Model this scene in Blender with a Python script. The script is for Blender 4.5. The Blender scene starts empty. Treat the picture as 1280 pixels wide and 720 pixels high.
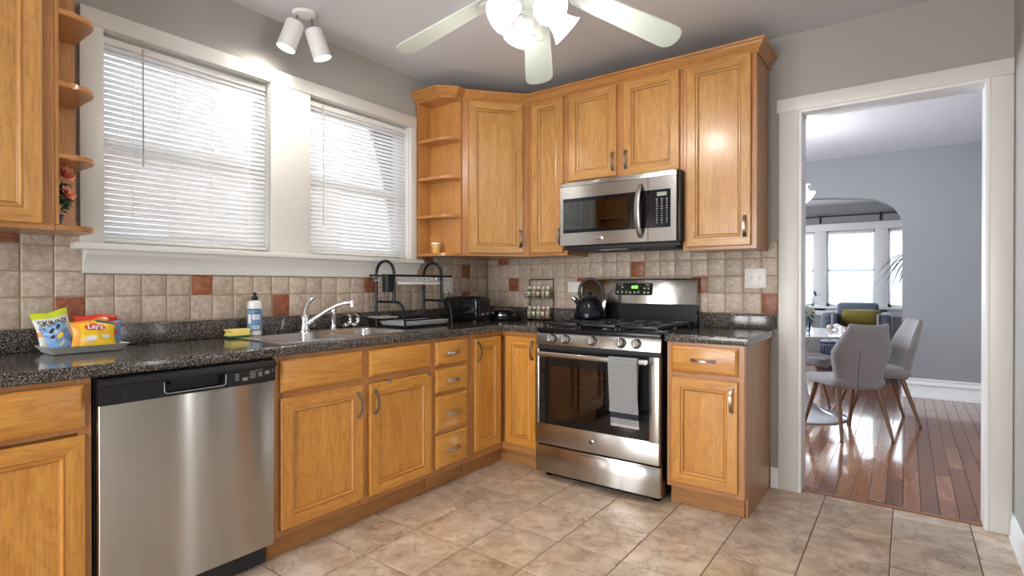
import bpy, bmesh, math, random
from mathutils import Vector, Matrix
random.seed(7)
PI = math.pi
SC = bpy.context.scene
COL = SC.collection
R = math.radians

W = 3.147   # kitchen width
# ------------------------------------------------------------------ camera, world, lights, exposure
cam_d = bpy.data.cameras.new('camera')
cam = bpy.data.objects.new('camera', cam_d); COL.objects.link(cam)
cam.location = (2.7468, -3.4546, 1.1713)
cam.rotation_euler = (R(90 - 0.279), 0, R(36.1915))
cam_d.sensor_width = 36; cam_d.lens = 680.15 / 1280 * 36
cam_d.shift_x = (640 - 636.62) / 1280
cam_d.clip_start = 0.02
SC.camera = cam

w = bpy.data.worlds.new('sky'); SC.world = w; w.use_nodes = True
wn = w.node_tree.nodes; wl = w.node_tree.links
bg = wn['Background']
wc = wn.new('ShaderNodeTexCoord'); ws = wn.new('ShaderNodeSeparateXYZ'); wr = wn.new('ShaderNodeValToRGB')
wl.new(wc.outputs['Generated'], ws.inputs[0]); wl.new(ws.outputs['Z'], wr.inputs[0])
wr.color_ramp.elements[0].position = 0.0; wr.color_ramp.elements[0].color = (0.72, 0.74, 0.72, 1)
wr.color_ramp.elements[1].position = 0.35; wr.color_ramp.elements[1].color = (0.80, 0.90, 1.0, 1)
wl.new(wr.outputs[0], bg.inputs[0]); bg.inputs[1].default_value = 2.9

def area(name, loc, rot, sx, sy, power, color=(1, 1, 1)):
    l = bpy.data.lights.new(name, 'AREA'); l.shape = 'RECTANGLE'; l.size = sx; l.size_y = sy
    l.energy = power; l.color = color
    o = bpy.data.objects.new(name, l); COL.objects.link(o); o.location = loc; o.rotation_euler = rot
    return o
# daylight at the windows, plus fill at unseen added openings (each lamp stands outside its window; the kitchen ones also get open sky)
area('daylight_above_kitchen_windows', (-1.9, -1.75, 3.7), (0, R(-48), 0), 1.6, 3.6, 155, (0.90, 0.95, 1))
area('added_fill_rear_door', (1.5, -6.0, 1.25), (R(90), 0, 0), 2.2, 2.2, 98, (1.0, 0.985, 0.97))  # added fill light behind the viewer, outside the unseen rear door
area('added_fill_dining', (-0.5, 1.9, 1.6), (0, R(-90), 0), 1.3, 1.5, 110, (0.80, 0.89, 1))  # added light for the dining room, at an unseen window
area('added_fill_living_side', (-0.5, 5.95, 1.6), (0, R(-90), 0), 1.3, 1.8, 40, (0.84, 0.90, 1))  # added to brighten the living room through an unseen side opening
area('added_streak_light_right', (W + .8, -1.5, 1.3), (0, R(90), 0), 2.0, 1.6, 60, (1, 1, 1))  # added for bright streaks reflected in the dishwasher, also fills from the right
area('daylight_living_window', (1.94, 8.5, 1.6), (R(-90), 0, 0), 2.6, 1.6, 150, (0.80, 0.90, 1))
FAN_W = 6.0
SC.view_settings.view_transform = 'Standard'
SC.view_settings.look = 'None'
SC.view_settings.exposure = 0.64
SC.view_settings.gamma = 1.0
SC.view_settings.use_curve_mapping = False

# ------------------------------------------------------------------ materials
MAT = {}
def mat(name, color=(.8, .8, .8), rough=.5, metal=0., **k):
    if name in MAT: return MAT[name]
    m = bpy.data.materials.new(name); m.use_nodes = True; MAT[name] = m
    b = m.node_tree.nodes['Principled BSDF']
    b.inputs['Base Color'].default_value = (*color, 1); b.inputs['Roughness'].default_value = rough
    b.inputs['Metallic'].default_value = metal
    for a, v in k.items():
        n = {'coat': 'Coat Weight', 'coat_rough': 'Coat Roughness', 'trans': 'Transmission Weight', 'ior': 'IOR',
             'emit': 'Emission Color', 'estr': 'Emission Strength', 'spec': 'Specular IOR Level', 'sheen': 'Sheen Weight',
             'aniso': 'Anisotropic', 'alpha': 'Alpha', 'sss': 'Subsurface Weight'}[a]
        b.inputs[n].default_value = (*v, 1) if a == 'emit' else v
    return m
def nt(m): return m.node_tree.nodes, m.node_tree.links, m.node_tree.nodes['Principled BSDF']
def ramp(n, stops):
    r = n.new('ShaderNodeValToRGB'); e = r.color_ramp.elements
    while len(e) < len(stops): e.new(0.5)
    for i, (p, c) in enumerate(stops): e[i].position = p; e[i].color = (*c, 1)
    return r
def noise(n, l, vec, scale, detail=3, rough=.5, dist=0.):
    t = n.new('ShaderNodeTexNoise'); t.inputs['Scale'].default_value = scale; t.inputs['Detail'].default_value = detail
    t.inputs['Roughness'].default_value = rough; t.inputs['Distortion'].default_value = dist
    l.new(vec, t.inputs['Vector']); return t
def coords(n, l, scale=(1, 1, 1), rnd=True):
    tc = n.new('ShaderNodeTexCoord'); mp = n.new('ShaderNodeMapping'); mp.inputs['Scale'].default_value = scale
    l.new(tc.outputs['Object'], mp.inputs['Vector'])
    if rnd:
        oi = n.new('ShaderNodeObjectInfo'); mu = n.new('ShaderNodeMath'); mu.operation = 'MULTIPLY'; mu.inputs[1].default_value = 37.
        l.new(oi.outputs['Random'], mu.inputs[0]); l.new(mu.outputs[0], mp.inputs['Location'])
    return mp.outputs[0]
def bump(n, l, b, h, strength=.2, dist=.002):
    bp = n.new('ShaderNodeBump'); bp.inputs['Strength'].default_value = strength; bp.inputs['Distance'].default_value = dist
    l.new(h, bp.inputs['Height']); l.new(bp.outputs[0], b.inputs['Normal'])
def mixc(n, l, fac, a, b, mode='MIX'):
    x = n.new('ShaderNodeMix'); x.data_type = 'RGBA'; x.blend_type = mode
    for inp, v in ((x.inputs[0], fac), (x.inputs[6], a), (x.inputs[7], b)):
        if isinstance(v, (int, float)): inp.default_value = v
        elif isinstance(v, tuple): inp.default_value = (*v, 1)
        else: l.new(v, inp)
    return x.outputs[2]

def wood(name, dark, mid, light, axis, figure=.5, rough=.33, coat=.35):
    m = mat(name, mid, rough, coat=coat, coat_rough=.18); n, l, b = nt(m)
    s = {'x': (1.3, 14, 14), 'z': (14, 14, 1.3), 'y': (14, 1.3, 14)}[axis]
    v = coords(n, l, s)
    g = noise(n, l, v, 1.0, 6, .62, 1.1)
    r = ramp(n, [(.25, dark), (.5, mid), (.78, light)]); l.new(g.outputs['Fac'], r.inputs[0])
    s2 = {'x': (2, 7, 7), 'z': (7, 7, 2), 'y': (7, 2, 7)}[axis]
    f = noise(n, l, coords(n, l, s2), 1.0, 2, .5, 2.6)
    fr = ramp(n, [(.44, (1, 1, 1)), (.5, (.80, .70, .56)), (.53, (1, 1, 1))]); l.new(f.outputs['Fac'], fr.inputs[0])
    c = mixc(n, l, figure, r.outputs[0], fr.outputs[0], 'MULTIPLY')
    p = noise(n, l, coords(n, l, tuple(q * 9 for q in s)), 1.0, 3)
    pr = ramp(n, [(.3, (.74, .70, .66)), (.6, (1.08, 1.08, 1.08))]); l.new(p.outputs['Fac'], pr.inputs[0])
    c2 = mixc(n, l, .7, c, pr.outputs[0], 'MULTIPLY'); l.new(c2, b.inputs['Base Color'])
    bump(n, l, b, g.outputs['Fac'], .05, .001)
    return m
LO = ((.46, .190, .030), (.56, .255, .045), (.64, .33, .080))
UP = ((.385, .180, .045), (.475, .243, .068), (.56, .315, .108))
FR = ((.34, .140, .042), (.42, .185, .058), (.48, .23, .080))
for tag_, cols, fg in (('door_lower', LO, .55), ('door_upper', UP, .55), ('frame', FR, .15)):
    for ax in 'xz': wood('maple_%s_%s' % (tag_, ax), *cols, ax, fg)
mat('groove_glaze_lower', (.33, .125, .024), .4); mat('groove_glaze_upper', (.27, .118, .034), .4)
wood('maple_shelf', (.38, .155, .038), (.46, .20, .054), (.53, .25, .075), 'y', .2)
wood('crown_wood', (.33, .135, .03), (.43, .19, .046), (.50, .24, .066), 'x', .2)
wood('toe_wood', (.30, .13, .04), (.37, .17, .055), (.43, .21, .07), 'x', .1, .5, 0)
wood('walnut_leg', (.10, .048, .026), (.16, .075, .04), (.22, .11, .06), 'z', .1, .45, .1)

def painted(name, c, rough=.6, b_=.06, sc=180):
    m = mat(name, c, rough); n, l, b = nt(m); t = noise(n, l, coords(n, l, rnd=False), sc, 2); bump(n, l, b, t.outputs['Fac'], b_, .001); return m
painted('wall_paint', (.36, .348, .325), .7, .12, 90)
painted('dining_wall_paint', (.29, .295, .305), .7, .12, 90)
painted('ceiling_paint', (.60, .60, .635), .8, .15, 70)
painted('trim_paint', (.67, .66, .63), .35, .05, 60)
painted('base_paint', (.80, .80, .80), .35, .05, 60)

def granite():
    m = mat('speckled_counter', (.03, .03, .03), .13, coat=.15, coat_rough=.05); n, l, b = nt(m)
    v = coords(n, l, rnd=False)
    vo = n.new('ShaderNodeTexVoronoi'); vo.inputs['Scale'].default_value = 420; l.new(v, vo.inputs['Vector'])
    sp = n.new('ShaderNodeSeparateColor'); l.new(vo.outputs['Color'], sp.inputs[0])
    r = ramp(n, [(0., (.012, .012, .014)), (.42, (.018, .018, .02)), (.5, (.06, .055, .052)), (.72, (.13, .105, .085)), (.86, (.25, .20, .16)), (.95, (.42, .38, .34))])
    r.color_ramp.interpolation = 'CONSTANT'; l.new(sp.outputs[0], r.inputs[0])
    l.new(r.outputs[0], b.inputs['Base Color']); return m
granite()

def tilemat(name, a, c, d, sc, rough, veins=False, vc=(.2, .13, .08), bs=.3):
    m = mat(name, c, rough); n, l, b = nt(m); v = coords(n, l, rnd=False)
    ge = n.new('ShaderNodeNewGeometry')
    ad = n.new('ShaderNodeVectorMath'); ad.operation = 'MULTIPLY_ADD'
    cx = n.new('ShaderNodeCombineXYZ')
    mu = n.new('ShaderNodeMath'); mu.operation = 'MULTIPLY'; mu.inputs[1].default_value = 50; l.new(ge.outputs['Random Per Island'], mu.inputs[0])
    for i in range(3): l.new(mu.outputs[0], cx.inputs[i])
    ad.inputs[1].default_value = (1, 1, 1); l.new(v, ad.inputs[0]); l.new(cx.outputs[0], ad.inputs[2])
    vv = ad.outputs[0]
    t = noise(n, l, vv, sc, 6, .62, .4)
    r = ramp(n, [(.3, a), (.5, c), (.68, d)]); l.new(t.outputs['Fac'], r.inputs[0]); c1 = r.outputs[0]
    rr = ramp(n, [(0, (.88, .87, .86)), (1, (1.08, 1.08, 1.08))]); l.new(ge.outputs['Random Per Island'], rr.inputs[0])
    c1 = mixc(n, l, 1., c1, rr.outputs[0], 'MULTIPLY')
    h = t.outputs['Fac']
    if veins:
        t2 = noise(n, l, vv, 4.2, 4, .55, 1.3)
        r2 = ramp(n, [(.478, (0, 0, 0)), (.497, (1, 1, 1)), (.503, (1, 1, 1)), (.52, (0, 0, 0))]); l.new(t2.outputs['Fac'], r2.inputs[0])
        c1 = mixc(n, l, .42, c1, mixc(n, l, r2.outputs[0], (1, 1, 1), vc), 'MULTIPLY')
        big = noise(n, l, v, 1.6, 2); rb = ramp(n, [(.35, (.90, .93, .98)), (.65, (1.05, 1.0, .93))]); l.new(big.outputs['Fac'], rb.inputs[0])
        c1 = mixc(n, l, 1., c1, rb.outputs[0], 'MULTIPLY')
    else:
        t3 = noise(n, l, vv, sc * 4, 3, .6, 1.5); r3 = ramp(n, [(.34, (.70, .68, .66)), (.46, (1, 1, 1))]); l.new(t3.outputs['Fac'], r3.inputs[0])
        c1 = mixc(n, l, .7, c1, r3.outputs[0], 'MULTIPLY')
    l.new(c1, b.inputs['Base Color']); bump(n, l, b, h, bs, .003); return m
tilemat('tile_beige', (.35, .275, .215), (.47, .385, .315), (.58, .495, .415), 45, .42)
tilemat('tile_terracotta', (.16, .045, .018), (.27, .083, .034), (.38, .15, .07), 38, .4)
tilemat('floor_tile', (.38, .265, .175), (.58, .455, .345), (.74, .63, .51), 9, .30, True, (.34, .25, .19), .25)
painted('wall_grout', (.34, .265, .18), .9, .3, 200)
painted('floor_grout', (.20, .13, .085), .9, .3, 200)
def planks():
    m = mat('oak_planks', (.3, .14, .08), .17, coat=.5, coat_rough=.06); n, l, b = nt(m); v = coords(n, l, rnd=False)
    ge = n.new('ShaderNodeNewGeometry')
    r = ramp(n, [(0, (.20, .075, .038)), (.25, (.29, .12, .062)), (.5, (.37, .165, .09)), (.75, (.43, .22, .125)), (1, (.27, .10, .055))])
    l.new(ge.outputs['Random Per Island'], r.inputs[0])
    cx = n.new('ShaderNodeCombineXYZ'); mu = n.new('ShaderNodeMath'); mu.operation = 'MULTIPLY'; mu.inputs[1].default_value = 90; l.new(ge.outputs['Random Per Island'], mu.inputs[0])
    for i in range(3): l.new(mu.outputs[0], cx.inputs[i])
    ad = n.new('ShaderNodeVectorMath'); ad.operation = 'MULTIPLY_ADD'; ad.inputs[1].default_value = (26, 1.8, 26); l.new(v, ad.inputs[0]); l.new(cx.outputs[0], ad.inputs[2])
    t = noise(n, l, ad.outputs[0], 1., 5, .6, 1.6)
    r2 = ramp(n, [(.3, (.62, .52, .46)), (.46, (1, 1, 1)), (.5, (.70, .62, .56)), (.62, (1.12, 1.1, 1.05))]); l.new(t.outputs['Fac'], r2.inputs[0])
    c = mixc(n, l, .8, r.outputs[0], r2.outputs[0], 'MULTIPLY'); l.new(c, b.inputs['Base Color'])
    big = noise(n, l, v, 7, 2); bump(n, l, b, big.outputs['Fac'], .12, .006)
planks()
def steel(name='stainless', c=(.50, .49, .475), rough=.26, ax='x'):
    m = mat(name, c, rough, 1.); n, l, b = nt(m)
    s = {'x': (3, 500, 500), 'z': (500, 500, 3)}[ax]
    b.inputs['Anisotropic'].default_value = .8; b.inputs['Anisotropic Rotation'].default_value = .25
    tg = n.new('ShaderNodeTangent'); tg.direction_type = 'RADIAL'; tg.axis = 'Z'; l.new(tg.outputs[0], b.inputs['Tangent'])
    return m
steel(); steel('sink_steel', (.66, .66, .67), .22)
mat('chrome', (.75, .75, .76), .08, 1.)
mat('knob_metal', (.42, .40, .38), .3, 1.)
mat('pewter', (.34, .325, .31), .33, 1.)
mat('black_plastic', (.009, .009, .010), .42, spec=.35)
mat('black_matte', (.02, .02, .022), .6)
mat('black_gloss', (.006, .006, .008), .08)
mat('black_enamel', (.006, .007, .011), .2, spec=.32)
mat('cast_iron', (.010, .011, .014), .38)
mat('black_wire', (.004, .005, .009), .35, spec=.3)
mat('light_wire', (.62, .62, .64), .3, .5)
mat('white_plastic', (.80, .79, .76), .35)
mat('blade_white', (.50, .55, .51), .45)
mat('white_metal', (.72, .71, .70), .3)
mat('grey_label', (.45, .45, .45), .6)
mat('white_print', (.75, .75, .75), .6)
mat('dark_print', (.03, .03, .035), .6)
mat('red_print', (.62, .03, .03), .4)
mat('clock_green', (.1, .9, .1), .5, emit=(.25, 1, .1), estr=1.6)
mat('clock_screen', (.01, .015, .01), .15)
mat('lcd_grey', (.26, .30, .25), .4)
mat('bulb', (1, 1, 1), .4, emit=(1, .95, .87), estr=14.)
mat('lit_glass', (1, 1, 1), .3, emit=(1, .97, .92), estr=1.25)
mat('lit_bowl', (1, 1, 1), .3, emit=(1, .98, .95), estr=1.6)
mat('frosted_glass', (.95, .95, .93), .3, trans=.0)
mat('marble_top', (.80, .80, .82), .08, coat=.6)
mat('table_white', (.72, .74, .76), .15, coat=.5)
mat('upholstery_grey', (.30, .29, .30), .9, sheen=.3)
mat('armchair_grey', (.12, .14, .175), .9, sheen=.3)
mat('mustard_fabric', (.20, .145, .012), .95, sheen=.4)
mat('navy_paint', (.012, .018, .05), .4)
mat('terracotta_cup', (.62, .36, .10), .5)
mat('leaf_green', (.035, .11, .035), .5)
mat('leaf_teal', (.05, .12, .10), .5)
mat('leaf_dark', (.03, .055, .035), .45)
mat('coral_petal', (.90, .36, .24), .6)
mat('cream_petal', (.72, .68, .60), .7)
mat('blue_pot', (.05, .06, .17), .35)
mat('sponge_yellow', (.80, .64, .17), .9)
mat('sponge_green', (.05, .18, .05), .95)
mat('bottle_clear', (.66, .68, .66), .2)
mat('label_blue', (.12, .24, .42), .5)
mat('bag_white', (.68, .70, .66), .35)
mat('bag_lime', (.55, .66, .02), .35)
mat('bag_yellow', (.85, .55, .02), .28)
mat('bag_gold', (.78, .34, .03), .3)
mat('bag_red', (.60, .035, .02), .28)
mat('bag_orange', (.75, .24, .02), .3)
mat('chip_tan', (.80, .55, .18), .5)
mat('tray_grey', (.66, .67, .63), .35)
mat('clear_plate', (.55, .57, .60), .12, coat=.5)
mat('jar_lid', (.75, .75, .72), .3)
mat('jar_glass', (.55, .52, .42), .1, coat=.4)
mat('spice_tan', (.33, .26, .13), .6); mat('spice_red', (.22, .10, .05), .6); mat('spice_green', (.15, .16, .07), .6)
mat('oven_inside', (.03, .012, .01), .4)
mat('stone_tan', (.40, .33, .28), .8); mat('stone_white', (.72, .70, .70), .7)
mat('exterior_pale', (.80, .77, .72), .9); mat('exterior_roof', (.58, .58, .60), .9)
mat('hedge_pale', (.35, .42, .32), .9)
def spec_mats():
    # patterned snack bag (blue with soft printed shapes)
    m = mat('bag_blue', (.12, .25, .55), .28); n, l, b = nt(m); t = noise(n, l, coords(n, l), 22, 3, .6, 1.)
    r = ramp(n, [(.38, (.03, .07, .22)), (.46, (.10, .24, .52)), (.6, (.28, .46, .72)), (.68, (.55, .68, .82))]); l.new(t.outputs['Fac'], r.inputs[0]); l.new(r.outputs[0], b.inputs['Base Color'])
    # woven towel with fine stripes
    m = mat('towel_grey', (.45, .46, .47), .95, sheen=.2); n, l, b = nt(m); v = coords(n, l, rnd=False)
    sx = n.new('ShaderNodeSeparateXYZ'); l.new(v, sx.inputs[0]); mt = n.new('ShaderNodeMath'); mt.operation = 'MULTIPLY'; mt.inputs[1].default_value = 2 * PI / .011
    l.new(sx.outputs['Z'], mt.inputs[0]); sn = n.new('ShaderNodeMath'); sn.operation = 'SINE'; l.new(mt.outputs[0], sn.inputs[0])
    r = ramp(n, [(.0, (.30, .31, .33)), (.6, (.56, .57, .58))])
    ma = n.new('ShaderNodeMapRange'); ma.inputs[1].default_value = -1; l.new(sn.outputs[0], ma.inputs[0]); l.new(ma.outputs[0], r.inputs[0]); l.new(r.outputs[0], b.inputs['Base Color'])
    # linen weave on the dining chairs
    m = MAT['upholstery_grey']; n, l, b = nt(m); t1 = noise(n, l, coords(n, l, (700, 700, 60)), 1., 2); t2 = noise(n, l, coords(n, l, (60, 60, 700)), 1., 2)
    r1 = ramp(n, [(.3, (.14, .122, .124)), (.7, (.30, .268, .272))]); l.new(t1.outputs['Fac'], r1.inputs[0]); r2 = ramp(n, [(.3, (.14, .122, .124)), (.7, (.30, .268, .272))]); l.new(t2.outputs['Fac'], r2.inputs[0])
    l.new(mixc(n, l, .5, r1.outputs[0], r2.outputs[0]), b.inputs['Base Color'])
    # marble veins
    m = MAT['marble_top']; n, l, b = nt(m); t = noise(n, l, coords(n, l), 3, 6, .6, 2.); r = ramp(n, [(.44, (.82, .82, .84)), (.5, (.62, .63, .66)), (.55, (.82, .82, .84))]); l.new(t.outputs['Fac'], r.inputs[0]); l.new(r.outputs[0], b.inputs['Base Color'])
    # blind slats let some daylight through
    m = bpy.data.materials.new('blind_slat'); m.use_nodes = True; MAT['blind_slat'] = m; n = m.node_tree.nodes; l = m.node_tree.links; n.clear()
    o = n.new('ShaderNodeOutputMaterial'); mx = n.new('ShaderNodeMixShader'); d = n.new('ShaderNodeBsdfDiffuse'); t = n.new('ShaderNodeBsdfTranslucent')
    d.inputs[0].default_value = (.88, .88, .88, 1); t.inputs[0].default_value = (.86, .87, .90, 1); mx.inputs[0].default_value = .48
    l.new(d.outputs[0], mx.inputs[1]); l.new(t.outputs[0], mx.inputs[2]); l.new(mx.outputs[0], o.inputs[0])
    f_ = bpy.data.materials['blind_slat'].copy(); f_.name = 'dense_slat'; MAT['dense_slat'] = f_; f_.node_tree.nodes['Mix Shader'].inputs[0].default_value = .14
    # thin clear glass
    for nm, tint in (('window_glass', (.96, .98, .98)), ('oven_glass', (.42, .34, .34)), ('microwave_glass', (.10, .10, .11)), ('vase_glass', (.82, .86, .90))):
        m = bpy.data.materials.new(nm); m.use_nodes = True; MAT[nm] = m; n = m.node_tree.nodes; l = m.node_tree.links; n.clear()
        o = n.new('ShaderNodeOutputMaterial'); mx = n.new('ShaderNodeMixShader'); tr = n.new('ShaderNodeBsdfTransparent'); g = n.new('ShaderNodeBsdfGlossy'); f = n.new('ShaderNodeFresnel')
        tr.inputs[0].default_value = (*tint, 1); g.inputs[1].default_value = .02; f.inputs[0].default_value = 2.4 if nm == 'microwave_glass' else (1.8 if nm == 'oven_glass' else 1.5)
        l.new(f.outputs[0], mx.inputs[0]); l.new(tr.outputs[0], mx.inputs[1]); l.new(g.outputs[0], mx.inputs[2]); l.new(mx.outputs[0], o.inputs[0])
spec_mats()

# ------------------------------------------------------------------ mesh helpers
def ms(*names): return [MAT[n] for n in names]
def obj(name, bm, mats, parent=None, smooth=True, angle=32):
    me = bpy.data.meshes.new(name)
    bmesh.ops.recalc_face_normals(bm, faces=bm.faces[:]) if smooth is not None else None
    bm.to_mesh(me); bm.free()
    for m in (mats if isinstance(mats, (list, tuple)) else [mats]): me.materials.append(MAT[m] if isinstance(m, str) else m)
    if smooth and len(me.polygons):
        me.shade_smooth(); me.set_sharp_from_angle(angle=R(angle))
    o = bpy.data.objects.new(name, me); COL.objects.link(o)
    if parent: o.parent = parent
    return o
def tag(o, label=None, cat=None, group=None, kind=None):
    if label: o['label'] = label
    if cat: o['category'] = cat
    if group: o['group'] = group
    if kind: o['kind'] = kind
    return o
def thing(name, label, cat, loc=(0, 0, 0), rz=0, group=None):
    o = bpy.data.objects.new(name, None); COL.objects.link(o); o.location = loc; o.rotation_euler = (0, 0, rz)
    o.empty_display_size = .05
    return tag(o, label, cat, group)
def dup(o, loc=None, rz=None, label=None):
    r = o.copy(); COL.objects.link(r)
    if loc is not None: r.location = loc
    if rz is not None: r.rotation_euler = (0, 0, rz)
    if label: r['label'] = label
    for ch in list(o.children):
        c = ch.copy(); COL.objects.link(c); c.parent = r
        for g in list(ch.children):
            d = g.copy(); COL.objects.link(d); d.parent = c
    return r
def B(): return bmesh.new()
def box(bm, x0, x1, y0, y1, z0, z1, bev=0, mi=0, seg=2, M=None):
    vs = [bm.verts.new((x, y, z)) for x in (x0, x1) for y in (y0, y1) for z in (z0, z1)]
    F = [(0, 1, 3, 2), (4, 6, 7, 5), (0, 4, 5, 1), (2, 3, 7, 6), (0, 2, 6, 4), (1, 5, 7, 3)]
    fs = []
    for f in F:
        q = bm.faces.new([vs[i] for i in f]); q.material_index = mi; fs.append(q)
    geo = vs
    if bev:
        es = list({e for f in fs for e in f.edges})
        r = bmesh.ops.bevel(bm, geom=es, offset=bev, segments=seg, affect='EDGES', profile=.5)
        for f in r['faces']: f.material_index = mi
        geo = list({v for f in r['faces'] for v in f.verts} | {v for v in vs if v.is_valid})
    if M is not None: bmesh.ops.transform(bm, matrix=M, verts=[v for v in geo if v.is_valid])
    return geo
def loft(bm, rings, closed=True, cap0=False, cap1=False, mi=0, mis=None):
    V = [[bm.verts.new(p) for p in r] for r in rings]; n = len(V[0])
    for a, b in zip(V, V[1:]):
        for i in range(n if closed else n - 1):
            j = (i + 1) % n
            try:
                f = bm.faces.new((a[i], a[j], b[j], b[i])); f.material_index = mis[i] if mis else mi
            except ValueError: pass
    if cap0: bm.faces.new(V[0][::-1]).material_index = mi
    if cap1: bm.faces.new(V[-1]).material_index = mi
    return V
def lathe(bm, prof, c=(0, 0, 0), n=24, mi=0, axis=None, caps=True):
    """prof: [(r, h)] around Z (or along axis vector)"""
    q = Vector((0, 0, 1)).rotation_difference(Vector(axis).normalized()) if axis is not None else None
    rings = []
    for r, h in prof:
        ring = []
        for i in range(n):
            p = Vector((r * math.cos(2 * PI * i / n), r * math.sin(2 * PI * i / n), h))
            if q: p = q @ p
            ring.append(p + Vector(c))
        rings.append(ring)
    return loft(bm, rings, cap0=caps, cap1=caps, mi=mi)
def tube(bm, pts, r, n=8, mi=0, caps=True):
    pts = [Vector(p) for p in pts]; rings = []; up = None
    rs = r if isinstance(r, (list, tuple)) else [r] * len(pts)
    for i, p in enumerate(pts):
        d = (pts[min(i + 1, len(pts) - 1)] - pts[max(i - 1, 0)]).normalized()
        if up is None:
            up = Vector((0, 0, 1)) if abs(d.z) < .9 else Vector((0, 1, 0))
        s = d.cross(up).normalized(); up = s.cross(d).normalized()
        rings.append([p + rs[i] * (math.cos(2 * PI * k / n) * s + math.sin(2 * PI * k / n) * up) for k in range(n)])
    loft(bm, rings, cap0=caps, cap1=caps, mi=mi)
def arc(c, r, a0, a1, n, u, v):
    u = Vector(u); v = Vector(v); c = Vector(c)
    return [c + r * (math.cos(R(a0 + (a1 - a0) * i / n)) * u + math.sin(R(a0 + (a1 - a0) * i / n)) * v) for i in range(n + 1)]
def rrect(x0, x1, y0, y1, r, n=5):
    pts = []
    for cx, cy, a in ((x1 - r, y1 - r, 0), (x0 + r, y1 - r, 90), (x0 + r, y0 + r, 180), (x1 - r, y0 + r, 270)):
        for i in range(n + 1):
            t = R(a + 90 * i / n); pts.append((cx + r * math.cos(t), cy + r * math.sin(t)))
    return pts
def sweep(bm, path, prof, closed=False, mi=0, caps=True, side=1):
    """horizontal mitred sweep. path [(x,y)], prof [(out,z)], out to the right-hand side of travel * side"""
    P = [Vector(p) for p in path]; rings = []
    for i, p in enumerate(P):
        d0 = (P[i] - P[i - 1]).normalized() if (i > 0 or closed) else None
        d1 = (P[(i + 1) % len(P)] - P[i]).normalized() if (i < len(P) - 1 or closed) else None
        nrm = lambda d: Vector((d.y, -d.x)) * side
        if d0 is None: m = nrm(d1)
        elif d1 is None: m = nrm(d0)
        else:
            m = (nrm(d0) + nrm(d1)); m = m / max(.2, m.dot(nrm(d0)))
        rings.append([(p.x + m.x * o, p.y + m.y * o, z) for o, z in prof])
    if closed: rings.append(rings[0])
    V = loft(bm, rings, closed=True, mi=mi)
    if caps and not closed:
        for r in (V[0][::-1], V[-1]):
            try: bm.faces.new(r).material_index = mi
            except ValueError: pass
def front_loft(bm, x0, x1, z0, z1, yf, prof, mis=(0, 0, 0, 0), mc=0, cap=True, glaze=(), gm=2):
    """nested rectangles seen from the front (-y). prof [(inset, depth forward)]; sides: bottom,right,top,left"""
    rings = []
    for i, d in prof:
        rings.append([(x0 + i, yf - d, z0 + i), (x1 - i, yf - d, z0 + i), (x1 - i, yf - d, z1 - i), (x0 + i, yf - d, z1 - i)])
    V = loft(bm, rings, mis=mis)
    for k in glaze:
        for i in range(4):
            for f in V[k][i].link_faces:
                if V[k + 1][i] in f.verts[:] and V[k][(i + 1) % 4] in f.verts[:]: f.material_index = gm
    if cap: bm.faces.new(V[-1]).material_index = mc
def prism(bm, poly, z0, z1, mi=0, holes=None):
    a = [bm.verts.new((x, y, z0)) for x, y in poly]; b = [bm.verts.new((x, y, z1)) for x, y in poly]
    n = len(poly)
    for i in range(n): bm.faces.new((a[i], a[(i + 1) % n], b[(i + 1) % n], b[i])).material_index = mi
    bm.faces.new(a[::-1]).material_index = mi; bm.faces.new(b).material_index = mi
def text(s, size, parent, loc, rot=(R(90), 0, 0), m='white_print', name='lettering', ext=.0004, warp=None, sx=1., bold=0., align='CENTER'):
    c = bpy.data.curves.new(name, 'FONT'); c.body = s; c.size = size; c.align_x = align; c.align_y = 'CENTER'; c.extrude = ext; c.offset = bold
    o = bpy.data.objects.new(name, c); COL.objects.link(o)
    dg = bpy.context.evaluated_depsgraph_get(); me = bpy.data.meshes.new_from_object(o.evaluated_get(dg))
    bpy.data.objects.remove(o); bpy.data.curves.remove(c)
    me.materials.clear(); me.materials.append(MAT[m])
    M = Matrix.Translation(loc) @ Matrix.Rotation(rot[2], 4, 'Z') @ Matrix.Rotation(rot[1], 4, 'Y') @ Matrix.Rotation(rot[0], 4, 'X') @ Matrix.Diagonal((sx, 1, 1, 1))
    me.transform(M)
    if warp:
        bmt = bmesh.new(); bmt.from_mesh(me); bmesh.ops.triangulate(bmt, faces=bmt.faces[:])
        bmesh.ops.subdivide_edges(bmt, edges=bmt.edges[:], cuts=1, use_grid_fill=False)
        for v in bmt.verts: v.co = warp(v.co)
        bmt.to_mesh(me); bmt.free()
    o = bpy.data.objects.new(name, me); COL.objects.link(o); o.parent = parent
    return o
DOOR = [(0, 0), (0, .015), (.004, .0195), (.050, .0195), (.0525, .0160), (.056, .0178), (.0605, .0174), (.0625, .0135), (.066, .0120), (.0695, .0075), (.0705, .0075)]
SLAB = [(0, 0), (0, .011), (.003, .014), (.011, .0185), (.014, .0195)]
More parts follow.
